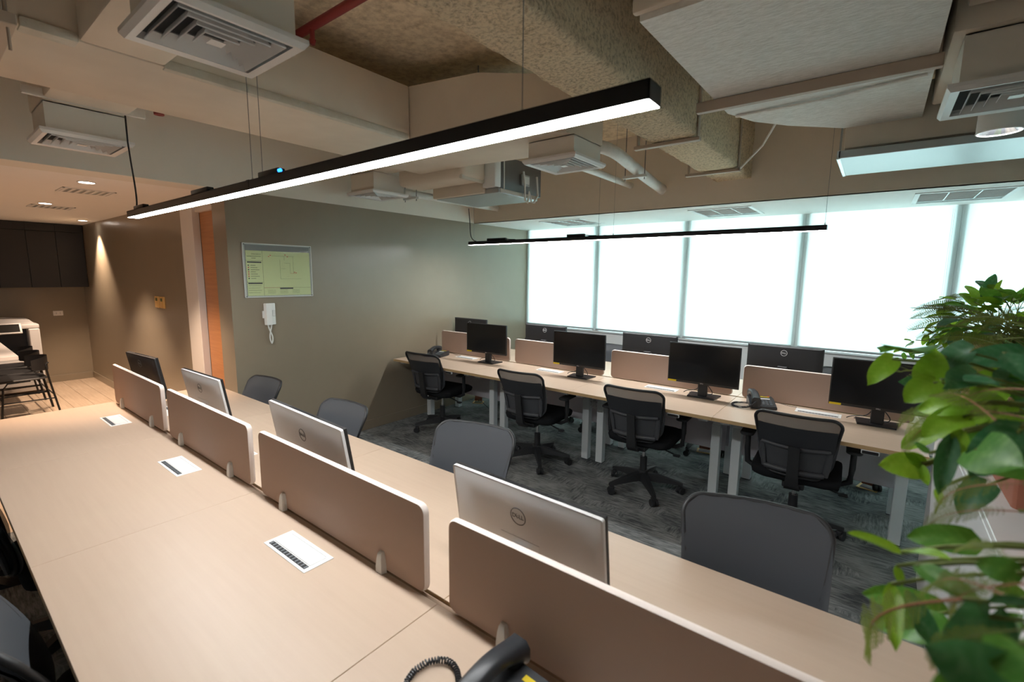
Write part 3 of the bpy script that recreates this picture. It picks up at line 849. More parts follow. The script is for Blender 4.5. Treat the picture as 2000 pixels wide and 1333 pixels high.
# ================================================================ monitors
def make_monitor(label, group, x, y, rz, tag_sticker=True, w=0.53, h=0.315, zc=None, logo_back=False, dell_front=True):
    # local: screen faces -y, base centre at origin, on the desk
    t = thing('monitor', label, 'monitor', (x, y, ZD), rz, group)
    zb, zt = 0.105, 0.105 + h
    yf = -0.075
    MB().box(-w / 2, w / 2, yf, yf + 0.012, zb, zt, bev=0.003, seg=2).build('bezel', 'black_plastic', t)
    MB().box(-w / 2 + 0.008, w / 2 - 0.008, yf - 0.0006, yf + 0.001, zb + 0.017, zt - 0.008).build('screen', 'screen_off', t)
    b = MB()
    b.loft([[Vector((sx * w / 2 * s1, yy, (zb + zt) / 2 + sz * h / 2 * s1)) for sx, sz in ((-1, -1), (1, -1), (1, 1), (-1, 1))] for yy, s1 in ((yf + 0.011, 0.99), (yf + 0.020, 0.985), (yf + 0.026, 0.93), (yf + 0.028, 0.80))])
    b.build('back_shell', 'monitor_back', t, ang=20)
    MB().box(-0.035, 0.035, yf + 0.028, yf + 0.058, 0.01, 0.24, bev=0.004).build('stand_neck', 'black_plastic', t)
    MB().prism([(-0.10, -0.09), (0.10, -0.09), (0.115, 0.07), (-0.115, 0.07)], 0.0, 0.010).build('stand_base', 'black_plastic', t)
    if tag_sticker:
        MB().box(-w / 2 + 0.004, -w / 2 + 0.070, yf - 0.0012, yf, zb + 0.001, zb + 0.015).build('sticker', 'sticker_yellow', t)
    if dell_front:
        key = 'dellfront'
        if key not in _txt:
            _txt[key] = text_mesh('DELL', 0.011, 'logo_white')
        obj('brand_mark', _txt[key], t, (0, yf - 0.0004, zb + 0.009), (R(90), 0, 0))
    if logo_back:
        logo(t, (0, yf + 0.0286, zt - 0.055), (R(90), 0, R(180)), 0.022, 'logo_white')
    MB().tube(bez((-0.02, yf + 0.05, 0.12), (-0.05, yf + 0.09, 0.0), (-0.10, yf + 0.06, 0.06), (-0.16, yf + 0.10, 0.006)), 0.003, 6).build('cable', 'black_cable', t)
    MB().tube(bez((0.03, yf + 0.05, 0.10), (0.10, yf + 0.06, 0.02), (0.08, yf + 0.10, 0.004), (-0.12, yf + 0.12, 0.006)), 0.003, 6).build('cable', 'black_cable', t)
    return t
MO = ['beside the olive wall', 'second from the olive wall', 'third from the olive wall', 'beside the plants']
for k, (xc, rz) in enumerate(((1.005, 3), (2.123, 2), (3.220, 1), (4.305, 0))):
    make_monitor('black monitor with a dark screen and yellow sticker, ' + MO[k], 'monitors with dark screens on the window island', xc, 3.795, R(rz))
for k, xc in enumerate((0.318, 1.423, 2.587, 3.693)):
    make_monitor('black monitor seen from its back with a round white logo, ' + MO[k], 'monitors seen from behind on the window island', xc, 4.165, PI, tag_sticker=False, logo_back=True, dell_front=False, h=0.295)
# ================================================================ computers on the pantry-side island
def make_computer(label, x, y, rz, w, h, z_low, body, tilt=8, dark=False):
    # local: screen faces +y, back faces -y
    t = thing('computer', label, 'computer', (x, y, ZD), rz, 'computers on the pantry-side island')
    rot = Matrix.Rotation(R(tilt), 3, 'X')
    piv = (0, 0, z_low)
    th = 0.010
    q = thing('tilt', '', '') if False else None
    def place(o):
        o.location = piv; o.rotation_euler = (R(tilt), 0, 0)
        return o
    b = MB(); b.prism(rrect(-w / 2, w / 2, 0, h, 0.008, 3), -0.007, 0.004, 'y'); sh = place(b.build('back_shell', body, t, ang=25))
    MB().box(-w / 2 - 0.001, w / 2 + 0.001, 0.004, 0.018, -0.001, h + 0.001, bev=0.002).build('bezel', 'black_plastic', sh)
    MB().box(-w / 2 + 0.01, w / 2 - 0.01, 0.0178, 0.0186, 0.02, h - 0.01).build('screen', 'screen_off', sh)
    b = MB(); b.loft([[Vector((sx * w / 2 * s1, yy, h / 2 + sz * h / 2 * s1)) for sx, sz in ((-1, -1), (1, -1), (1, 1), (-1, 1))] for yy, s1 in ((-0.006, 0.985), (-0.013, 0.90), (-0.018, 0.60))])
    b.build('bulge', body, sh, ang=40)
    vt = MB()
    for i in range(36):
        xx = -0.12 + i * 0.0068
        vt.box(xx, xx + 0.0034, 0.005, 0.014, h - 0.001, h + 0.0022)
    vt.build('vent_slots', 'black_plastic', sh)
    logo(sh, (0.0, -0.0185, h * 0.74) if not dark else (0, -0.0185, h * 0.80), (R(90), 0, 0), 0.026, 'logo_grey')
    MB().box(-0.07, 0.07, -0.0195, -0.017, h * 0.30, h * 0.52, bev=0.001).build('stand_cover', body, sh)
    MB().box(-0.03, 0.03, -0.035, -0.018, -z_low + 0.01, h * 0.45, bev=0.003).build('stand_neck', body, sh)
    b = MB(); b.prism(rrect(-0.115, 0.115, -0.09, 0.10, 0.02, 4), 0.0, 0.010); b.build('stand_base', 'black_plastic', t)
    return t
make_computer('dark all-in-one computer seen from its back, beside the divider nearest the pantry', 0.055, 1.050, R(5), 0.50, 0.30, 0.035, 'monitor_back', 9, dark=True)
make_computer('silver all-in-one computer seen from its back in front of the orange wooden door', 1.150, 1.062, R(1.5), 0.53, 0.315, 0.03, 'silver_back', 9)
make_computer('wide silver all-in-one computer seen from its back, third from the pantry', 2.43, 1.005, R(-2.6), 0.62, 0.345, 0.025, 'silver_back', 9)
make_computer('silver all-in-one computer seen from its back, closest to the planter', 3.495, 1.055, R(-1.7), 0.53, 0.315, 0.03, 'silver_back', 8)
# ================================================================ phones
def coil(path, n_turn, r, wire):
    n_turn = int(n_turn * 2.5)
    pts = [Vector(p) for p in path]
    out = []
    N = n_turn * 8
    seg = [0]
    for i in range(1, len(pts)):
        seg.append(seg[-1] + (pts[i] - pts[i - 1]).length)
    for i in range(N + 1):
        s = seg[-1] * i / N
        k = 0
        while k < len(pts) - 2 and s > seg[k + 1]:
            k += 1
        f = (s - seg[k]) / max(1e-6, seg[k + 1] - seg[k])
        p = pts[k].lerp(pts[k + 1], f)
        tg = (pts[k + 1] - pts[k]).normalized()
        sx = tg.cross(Vector((0, 0, 1))).normalized(); sy = sx.cross(tg)
        a = 2 * PI * i / 8
        out.append(p + sx * math.cos(a) * r + sy * math.sin(a) * r)
    b = MB(); b.tube(out, wire, 5)
    return b
def make_phone(label, x, y, rz, cord, line=((0.10, 0.16, 0.03), (0.14, 0.10, 0.004), (0.22, 0.13, 0.004))):
    # local: user side at -y; handset lies along y on the -x side
    t = thing('desk_phone', label, 'telephone', (x, y, ZD), rz, 'black desk telephones')
    b = MB(); b.prism([(-0.10, 0.0), (0.10, 0.0), (0.10, 0.055), (0.04, 0.052), (-0.10, 0.022)], -0.085, 0.085, 'x')
    bmesh.ops.bevel(b.bm, geom=b.bm.edges[:], offset=0.004, segments=2, affect='EDGES')
    b.build('body', 'phone_plastic', t)
    hs = MB()
    rings = []
    for i in range(13):
        u = i / 12.0
        yy = -0.105 + 0.215 * u
        lift = 0.055 + 0.018 * u + 0.030 * math.sin(PI * u)
        hh = 0.017 + 0.012 * (abs(u - 0.5) * 2) ** 3
        ww = 0.024 + 0.006 * (abs(u - 0.5) * 2) ** 2
        rings.append([Vector((-0.052 + px * ww, yy, lift + pz * hh)) for px, pz in ((-1, -0.5), (-0.7, -1), (0.7, -1), (1, -0.5), (1, 0.5), (0.6, 1), (-0.6, 1), (-1, 0.5))])
    hs.loft(rings); hs.build('handset', 'phone_plastic', t, ang=50)
    for yy in (-0.085, 0.085):
        MB().cyl((-0.052, yy, 0.02), (-0.052, yy, 0.062 + (0.018 if yy > 0 else 0)), 0.024, 0.022, n=14).build('cradle_pad', 'phone_plastic', t)
    for i in range(4):
        for j in range(3):
            yy = -0.066 + i * 0.020
            zz = 0.022 + (yy + 0.10) * 0.214
            MB().box(0.005 + j * 0.024 - 0.008, 0.005 + j * 0.024 + 0.008, yy - 0.006, yy + 0.006, zz, zz + 0.005, bev=0.001).build('key', 'key_grey', t)
    sl = math.atan(0.214)
    rot = (sl, 0, 0)
    MB().box(-0.034, 0.034, -0.008, 0.008, 0, 0.001).build('name_sticker', 'sticker_yellow', t, (0.028, 0.070, 0.0535), (0, 0, 0))
    MB().box(-0.030, 0.030, -0.007, 0.007, 0, 0.001).build('number_card', 'paper_label', t, (0.028, 0.025, 0.0500), rot)
    lg = MB(); lg.tube([(0.006 * math.cos(2 * PI * i / 12), 0.006 * math.sin(2 * PI * i / 12), 0) for i in range(12)], 0.0018, 4, closed=True)
    lg.build('red_emblem', 'ink_red', t, (0.060, 0.088, 0.0555))
    coil(cord, 26, 0.006, 0.0022).build('coiled_cord', 'phone_plastic', t)
    MB().tube(bez((0.06, 0.10, 0.02), *line), 0.002, 6).build('line_cable', 'black_cable', t)
    return t

make_phone('black desk phone with coiled cord on the bare side of the pantry-side island', 3.70, 0.690, R(-4),
           bez((-0.052, -0.105, 0.055), (-0.12, -0.16, 0.0), (-0.26, -0.12, 0.012), (-0.235, -0.02, 0.010), 8) + bez((-0.235, -0.02, 0.010), (-0.20, 0.06, 0.010), (-0.13, 0.0, 0.010), (-0.088, -0.06, 0.015), 8)[1:])
make_phone('black desk phone beside the divider of the window island, near the plants', 3.635, 3.775, R(20),
           bez((-0.052, -0.105, 0.055), (-0.10, -0.16, 0.0), (-0.22, -0.14, 0.012), (-0.20, -0.04, 0.010), 8) + bez((-0.20, -0.04, 0.010), (-0.18, 0.04, 0.010), (-0.12, 0.02, 0.010), (-0.09, 0.0, 0.015), 8)[1:], ((0.10, 0.115, 0.02), (0.15, 0.07, 0.004), (0.24, 0.04, 0.004)))
make_phone('black desk phone on the window island desk against the olive wall', 0.305, 3.70, R(15),
           bez((-0.052, -0.105, 0.055), (-0.08, -0.15, 0.0), (-0.16, -0.12, 0.012), (-0.15, -0.04, 0.010), 8))
# ================================================================ task chairs
def back_pt(u, z):
    # u in -1..1 across, z height -> point of the curved backrest (chair faces +y)
    f = (z - 0.47) / 0.41
    w = 0.185 + 0.035 * math.sin(min(1.0, max(0.0, f)) * PI * 0.55)
    y = -0.235 - 0.135 * f + 0.03 * math.sin(f * PI)
    return Vector((u * w, y + 0.045 * (u * u), z))
def back_outline(n=10):
    # rounded outline in (u, z)
    pts = []
    z0, z1 = 0.475, 0.885
    ru, rz = 0.26, 0.055
    for cu, cz, a0, su, sz in ((1 - ru, z1 - rz, 0, ru, rz), (-1 + ru, z1 - rz, 90, ru, rz), (-0.86 + ru, z0 + rz * 1.8, 180, ru, rz * 1.8), (0.86 - ru, z0 + rz * 1.8, 270, ru, rz * 1.8)):
        for i in range(n + 1):
            a = R(a0 + 90 * i / n)
            pts.append((cu + su * math.cos(a), cz + sz * math.sin(a)))
    res = []
    m_ = len(pts)
    for i in range(m_):
        p, q = pts[i], pts[(i + 1) % m_]
        d = math.hypot((q[0] - p[0]) * 0.2, q[1] - p[1])
        k = max(1, int(d / 0.05))
        for j in range(k):
            res.append((p[0] + (q[0] - p[0]) * j / k, p[1] + (q[1] - p[1]) * j / k))
    return res
def make_chair():
    t = thing('task_chair', 'chair', 'chair')
    # five-star base
    base = MB()
    for k in range(5):
        a = R(90 + 72 * k)
        d = Vector((math.cos(a), math.sin(a), 0)); sd = Vector((-d.y, d.x, 0))
        rg = []
        for r_, w, z0, z1 in ((0.02, 0.032, 0.085, 0.150), (0.10, 0.027, 0.085, 0.138), (0.20, 0.022, 0.080, 0.115), (0.285, 0.017, 0.072, 0.095), (0.300, 0.012, 0.072, 0.090)):
            c = d * r_
            rg.append([c - sd * w + Vector((0, 0, z0)), c + sd * w + Vector((0, 0, z0)), c + sd * w * 0.7 + Vector((0, 0, z1)), c - sd * w * 0.7 + Vector((0, 0, z1))])
        base.loft(rg)
    base.cyl((0, 0, 0.075), (0, 0, 0.165), 0.042, 0.036, n=16)
    bs = base.build('star_base', 'chair_plastic', t, ang=40)
    wh = MB()
    for sx in (-0.014, 0.014):
        wh.cyl((sx - 0.010, 0, 0.0285), (sx + 0.010, 0, 0.0285), 0.0275, n=14)
    wh.box(-0.016, 0.016, -0.012, 0.026, 0.03, 0.068, bev=0.008, seg=2)
    wm = wh.mesh('caster', 'chair_plastic', ang=40)
    for k in range(5):
        a = R(90 + 72 * k)
        obj('caster', wm, bs, (0.285 * math.cos(a), 0.285 * math.sin(a), 0), (0, 0, a + 0.6 * k))
    g = MB(); g.mat('chair_plastic').cyl((0, 0, 0.16), (0, 0, 0.27), 0.027, n=16); g.mat('chrome').cyl((0, 0, 0.27), (0, 0, 0.37), 0.014, n=12)
    g.build('gas_lift', None, t)
    mch = MB(); mch.box(-0.06, 0.06, -0.16, 0.10, 0.365, 0.405, bev=0.008, seg=2); mch.box(-0.14, 0.14, -0.10, 0.12, 0.395, 0.412, bev=0.003)
    mc = mch.build('mechanism', 'chair_plastic', t)
    lv = MB(); lv.tube([(0.06, -0.02, 0.385), (0.16, -0.03, 0.375), (0.24, -0.035, 0.355)], 0.006, 6); lv.box(0.235, 0.285, -0.055, -0.02, 0.342, 0.358, bev=0.005)
    lv.build('lever', 'chair_plastic', mc)
    # seat
    st = MB()
    rgs = []
    for z, sc in ((0.412, 0.88), (0.425, 0.97), (0.455, 1.0), (0.475, 0.985), (0.488, 0.90), (0.492, 0.6)):
        rgs.append([Vector((x * sc, 0.03 + y * sc, z - (0.012 if (y > 0.18 and z > 0.46) else 0))) for x, y in rrect(-0.245, 0.245, -0.235, 0.235, 0.08, 5)])
    st.loft(rgs); st.build('seat', 'chair_fabric', t, ang=50)
    # backrest frame
    ol = back_outline()
    fr = MB(); fr.tube([back_pt(u, z) for u, z in ol], 0.0095, 8, closed=True); fr.build('back_frame', 'chair_plastic', t, ang=60)
    # wide top rail
    ms = MB()
    def mfn(i, j):
        z = 0.48 + 0.41 * j
        ulim = 0.97
        if z > 0.83:
            ulim = 0.97 - 0.22 * ((z - 0.83) / 0.06) ** 2
        if z < 0.57:
            ulim = 0.97 - 0.30 * ((0.57 - z) / 0.10) ** 2
        p = back_pt((2 * i - 1) * ulim * 1.03, z); p.y += 0.010
        return p
    ms.grid(mfn, 12, 14); ms.build('back_mesh', 'chair_mesh', t, ang=80, recalc=False)
    b = MB()
    def lining(off, ulim0, z0, z1):
        def fn(i, j):
            z = z0 + (z1 - z0) * j
            ul = ulim0
            if z < 0.57:
                ul = ulim0 - 0.28 * ((0.57 - z) / 0.10) ** 2
            p = back_pt((2 * i - 1) * ul, z); p.y += off
            return p
        return fn
    b.grid(lining(-0.012, 0.93, 0.49, 0.805), 10, 8); b.grid(lining(-0.018, 0.93, 0.49, 0.805), 10, 8)
    b.build('back_lining', 'chair_lining', t, ang=80)
    # lower support frame with two windows and spine
    sp = MB()
    for u in (-0.84, 0.84):
        sp.tube([back_pt(u, z) + Vector((0, -0.026, 0)) for z in (0.51, 0.56, 0.62, 0.67)], [0.016, 0.018, 0.018, 0.012], 8, flat=0.6)
    sp.tube([back_pt(u, 0.515) + Vector((0, -0.028, 0)) for u in (-0.8, -0.4, 0, 0.4, 0.8)], 0.020, 8, flat=0.8)
    sp.tube([back_pt(u, 0.665 + 0.012 * abs(u)) + Vector((0, -0.026, 0)) for u in (-0.84, -0.4, 0, 0.4, 0.84)], 0.012, 8)
    spo = sp.build('support_frame', 'chair_grey_plastic', t, ang=60)
    sn = MB(); rgs = []
    for (y, z, w, th) in ((-0.13, 0.385, 0.045, 0.016), (-0.235, 0.395, 0.042, 0.018), (-0.285, 0.44, 0.036, 0.016), (-0.300, 0.52, 0.030, 0.012), (-0.318, 0.62, 0.028, 0.010), (-0.330, 0.69, 0.030, 0.008)):
        rgs.append([Vector((-w, y - th, z)), Vector((w, y - th, z)), Vector((w, y + th * 0.6, z)), Vector((-w, y + th * 0.6, z))])
    sn.loft(rgs); sn.build('spine', 'chair_plastic', t, ang=45)
    lb = MB(); lb.grid(lining(-0.020, 0.78, 0.52, 0.66), 8, 4); lb.build('lumbar_pad', 'chair_grey_plastic', t, ang=80)
    # armrests
    for s in (-1, 1):
        ar = MB(); ar.tube([(s * 0.15, 0.0, 0.405), (s * 0.24, 0.0, 0.405), (s * 0.285, 0.0, 0.43), (s * 0.292, -0.002, 0.52), (s * 0.292, -0.004, 0.635)], [0.016, 0.017, 0.019, 0.018, 0.017], 8)
        ao = ar.build('armrest', 'chair_plastic', t, ang=50)
        pd = MB(); pd.prism(rrect(s * 0.292 - 0.042, s * 0.292 + 0.042, -0.10, 0.13, 0.028, 4), 0.633, 0.652)
        bmesh.ops.bevel(pd.bm, geom=[e for e in pd.bm.edges if abs(e.verts[0].co.z - e.verts[1].co.z) < 1e-5], offset=0.005, segments=1, affect='EDGES')
        pd.build('arm_pad', 'chair_plastic', ao, ang=40)
    return t
ch0 = make_chair()
first = [True]
def put_chair(label, group, x, y, rz, hs=1.0):
    o = ch0 if first[0] else copy_tree(ch0)
    first[0] = False
    o.location = (x, y, 0); o.rotation_euler = (0, 0, R(rz)); o.scale = (1, 1, hs)
    tag(o, label, 'chair', group)
gB = 'mesh chairs in front of the window island'
for k, (x, y, rz) in enumerate(((0.63, 3.445, 6), (1.93, 3.37, 4), (2.90, 3.44, 3), (3.92, 3.45, 2))):
    put_chair('black mesh chair in front of the window island, ' + MO[k], gB, x, y, rz)
for k, (x, y, rz) in enumerate(((0.75, 4.72, 174), (1.86, 4.62, 176), (2.95, 4.66, 180), (4.10, 4.66, 182))):
    put_chair('black mesh chair between the window island and the blinds, ' + MO[k], 'mesh chairs between the window island and the blinds', x, y, rz)
for k, (x, y, rz, hs) in enumerate(((0.57, 1.33, 184, 0.965), (1.66, 1.32, 184, 0.965), (2.79, 1.36, 192, 1.045), (4.05, 1.365, 193, 1.03))):
    put_chair('dark mesh chair at the computer side of the pantry-side island, ' + ['first from the pantry', 'second from the pantry', 'third from the pantry', 'by the planter end'][k], 'mesh chairs at the computer side of the pantry-side island', x, y, rz, hs)
for k, (x, y, rz) in enumerate(((2.63, 0.362, 3), (1.52, 0.372, 0))):
    put_chair('dark mesh chair at the bare side of the pantry-side island, ' + ['closer to the phone', 'closer to the pantry'][k], 'mesh chairs at the bare side of the pantry-side island', x, y, rz)

# ================================================================ wall items on the olive wall
t = thing('evacuation_plan', 'green evacuation plan poster in a clear acrylic holder on the olive wall', 'sign', (0.0, 2.07, 1.688))
W2, H2 = 0.303, 0.231
MB().box(0.0, 0.004, -W2, W2, -H2, H2).build('back_plate', 'plastic_clear', t)
MB().box(0.0041, 0.006, -W2 + 0.022, W2 - 0.016, -H2 + 0.014, H2 - 0.012).build('grey_sheet', 'poster_grey', t)
pp = MB().box(0.006, 0.0075, -W2 + 0.026, W2 - 0.018, -H2 + 0.016, H2 - 0.062).build('paper', 'poster_paper', t)
ink = MB(); soft_ = MB(); red = MB()
X0, X1 = 0.0075, 0.0081
def bar(b, y0, y1, z0, z1): b.box(X0, X1, y0, y1, z0, z1)
yl, yr, zb_, zt_ = -W2 + 0.026, W2 - 0.018, -H2 + 0.016, H2 - 0.062
ys = yl + 0.135
bar(ink, ys, ys + 0.0015, zb_, zt_); bar(ink, ys, yr, zb_ + 0.066, zb_ + 0.0675); bar(ink, yl, ys, zt_ - 0.085, zt_ - 0.0835); bar(ink, yl, ys, zb_ + 0.115, zb_ + 0.1165)
bar(ink, yl + 0.008, ys - 0.01, zt_ - 0.104, zt_ - 0.092); bar(ink, yl + 0.008, ys - 0.01, zb_ + 0.100, zb_ + 0.112); bar(ink, ys + 0.14, ys + 0.26, zb_ + 0.054, zb_ + 0.066)
for i in range(7):
    z = zt_ - 0.125 - i * 0.0185
    (red if i in (1, 3, 4, 5) else ink).box(X0, X1, yl + 0.012, yl + 0.022, z - 0.005, z + 0.005)
    bar(soft_, yl + 0.034, yl + 0.075 + 0.03 * ((i * 37) % 3) / 2, z - 0.002, z + 0.002)
for i in range(4):
    bar(soft_, yl + 0.008, ys - 0.02 - 0.012 * (i % 2), zb_ + 0.085 - i * 0.02, zb_ + 0.0875 - i * 0.02)
bar(soft_, yl + 0.008, ys - 0.012, zt_ - 0.050, zt_ - 0.046); bar(soft_, yl + 0.045, yl + 0.08, zt_ - 0.066, zt_ - 0.062)
for i in range(3):
    for j in range(3):
        y = ys + 0.03 + i * 0.11; z = zb_ + 0.044 - j * 0.013
        bar(soft_, y, y + 0.07, z, z + 0.0022)
gz, gy = zt_ - 0.04, ys + 0.08
for y0, y1, z0, z1 in ((gy, gy + 0.20, 0, .0015), (gy + .11, gy + .1115, -.035, 0), (gy + .11, gy + .16, -.06, -.0585), (gy + .16, gy + .1615, -.15, -.06), (gy + .07, gy + .0715, -.20, -.03), (gy + .07, gy + .26, -.20, -.1985), (gy + .19, gy + .1915, -.15, 0), (gy + .08, gy + .12, -.11, -.1085), (gy + .13, gy + .15, -.18, -.1785)):
    bar(soft_, y0, y1, gz + z0, gz + z1)
for y, z in ((gy - .01, .004), (gy - .025, -.006), (gy + .12, .012), (gy + .14, -.002), (gy + .20, -.14), (gy + .215, -.145)):
    bar(red, y - .005, y + .005, gz + z - .004, gz + z + .004)
bar(red, gy + .16, gy + .21, gz - .152, gz - .150); bar(red, ys, ys + .14, zb_ + .0675, zb_ + .069)
ink.build('printed_lines', 'ink', pp); soft_.build('printed_plan', 'ink_soft', pp); red.build('printed_markers', 'ink_red', pp)
obj('heading', text_mesh('EMERGENCY', 0.014, 'ink'), pp, (0.0082, yl + 0.085, zt_ - 0.030), (R(90), 0, R(90)))
MB().box(0.008, 0.0125, -W2, W2, -H2, H2, bev=0.001).build('cover_sheet', 'acrylic', t)
fr = MB()
for a in ((-W2, W2, H2 - 0.005, H2), (-W2, W2, -H2, -H2 + 0.005), (-W2, -W2 + 0.005, -H2, H2), (W2 - 0.005, W2, -H2, H2)):
    fr.box(0.0, 0.0135, a[0], a[1], a[2], a[3])
fr.build('rim', 'plastic_clear', t)
for y in (-W2 + 0.014, W2 - 0.012):
    for z in (-H2 + 0.010, H2 - 0.012):
        MB().cyl((0.0125, y, z), (0.017, y, z), 0.0055, n=12).build('screw_cap', 'galvanised_dark', t)
t = thing('wall_handset', 'white intercom handset with curly cord under the evacuation plan', 'intercom', (0.0, 1.962, 1.31))
MB().box(0.0, 0.02, -0.048, 0.048, -0.095, 0.095, bev=0.006, seg=2).build('base', 'handset_white', t)
b = MB(); b.loft([[Vector((0.018 + d * 0.02, -0.046 + y * w, z)) for d, y in ((0, 0), (1, 0.1), (1, 0.9), (0, 1))] for z, w in ((-0.095, 0.062), (-0.06, 0.062), (0.0, 0.058), (0.06, 0.062), (0.095, 0.062))]); b.build('receiver', 'handset_white', t, ang=40)
MB().box(0.018, 0.024, 0.020, 0.044, -0.02, 0.035, bev=0.002).build('button_plate', 'plastic_clear', t)
MB().box(0.0, 0.012, -0.062, -0.046, -0.035, 0.03, bev=0.002).build('side_hook', 'handset_white', t)
b = coil(bez((0.02, -0.025, -0.095), (0.03, -0.02, -0.16), (0.02, 0.03, -0.20), (0.02, 0.0, -0.262), 10) + bez((0.02, 0.0, -0.262), (0.02, -0.035, -0.20), (0.03, 0.0, -0.14), (0.02, 0.005, -0.095), 10)[1:], 30, 0.004, 0.0025)
b.build('curly_cord', 'handset_white', t)
# ================================================================ corridor wall controls
for k, x in enumerate((-1.995, -1.835)):
    t = thing('thermostat', 'cream thermostat on the corridor wall, ' + ['nearer the black cabinets', 'nearer the white door frame'][k], 'thermostat', (x, 1.70, 1.34), 0, 'pair of thermostats')
    MB().box(-0.066, 0.066, -0.018, 0.0, -0.062, 0.062, bev=0.005, seg=2).build('case', 'thermo_case', t)
    MB().box(-0.03, 0.03, -0.019, -0.017, 0.012, 0.045).build('display', 'ink_soft', t)
t = thing('wall_outlet', 'white double socket on the pantry wall beside the printer', 'outlet', (-5.45, 1.375, 1.035))
MB().box(0.0, 0.008, -0.055, 0.055, -0.036, 0.036, bev=0.003).build('plate', 'outlet_white', t)
for y in (-0.02, 0.022):
    for dz in (-0.008, 0.008):
        MB().box(0.0075, 0.0085, y - 0.004, y + 0.004, dz - 0.0025, dz + 0.0025).build('slot', 'ink', t)
# ================================================================ pantry cabinets
for k in range(5):
    y1 = 1.70 - 0.005 - 0.30 * k
    t = thing('wall_cabinet', 'black wall cabinet above the pantry counter, ' + ['against the corridor wall', 'second from the corridor wall', 'third from the corridor wall', 'fourth from the corridor wall', 'fifth from the corridor wall'][k], 'cabinet', (-5.45, y1 - 0.15, 1.43), 0, 'black pantry wall cabinets')
    MB().box(0.0, 0.33, -0.15, 0.15, 0.0, 0.90).build('body', 'cabinet_black', t)
    MB().box(0.331, 0.35, -0.1485, 0.1485, 0.0, 0.785, bev=0.002).build('door', 'cabinet_black', t)
    MB().box(0.331, 0.36, -0.15, 0.15, 0.79, 0.90, bev=0.002).build('fascia_board', 'cabinet_black', t)
# ================================================================ printer
t = thing('printer', 'large white office printer with tilted touch panel beside the pantry wall', 'printer', (-5.0, 0.78, 0.0))
b = MB(); b.box(-0.36, 0.20, -0.31, 0.30, 0.03, 0.50, bev=0.012, seg=2); b.build('lower_body', 'printer_white', t)
b = MB(); b.box(-0.36, 0.20, 0.19, 0.30, 0.50, 0.88, bev=0.01); b.box(-0.36, -0.05, -0.31, 0.20, 0.50, 0.88, bev=0.006); b.build('upper_body', 'printer_white', t)
MB().box(-0.05, 0.0, -0.31, 0.19, 0.50, 0.88).build('output_bay', 'printer_dark', t)
MB().prism([(-0.31, 0.50), (0.19, 0.50), (0.15, 0.60), (-0.25, 0.56)], -0.04, 0.17, 'x').build('output_tray', 'printer_dark', t)
MB().box(-0.36, 0.19, -0.31, 0.30, 0.885, 0.94, bev=0.008, seg=2).build('scanner', 'printer_white', t)
MB().prism([(-0.30, 0.94), (0.27, 0.94), (0.22, 1.00), (-0.22, 1.04)], -0.34, 0.12, 'x').build('document_feeder', 'printer_white', t)
MB().prism([(-0.20, 0.99), (0.20, 0.955), (0.19, 0.965), (-0.19, 1.045)], -0.28, 0.10, 'x').build('feeder_tray', 'printer_dark', t)
pn = MB().box(-0.012, 0.012, -0.145, 0.145, -0.075, 0.075, bev=0.006, seg=2).build('touch_panel', 'printer_white', t, (0.25, -0.02, 0.90), (0, R(-32), 0))
MB().box(0.0122, 0.0132, -0.125, 0.125, -0.058, 0.058).build('display', 'screen_off', pn)
for z in (0.16, 0.28, 0.40):
    MB().box(0.2, 0.206, -0.28, 0.28, z - 0.05, z + 0.05, bev=0.003).build('paper_drawer', 'printer_white', t)
for x in (-0.3, 0.14):
    for y in (-0.25, 0.24):
        MB().cyl((x, y - 0.012, 0.016), (x, y + 0.012, 0.016), 0.016, n=10).build('caster', 'printer_dark', t)
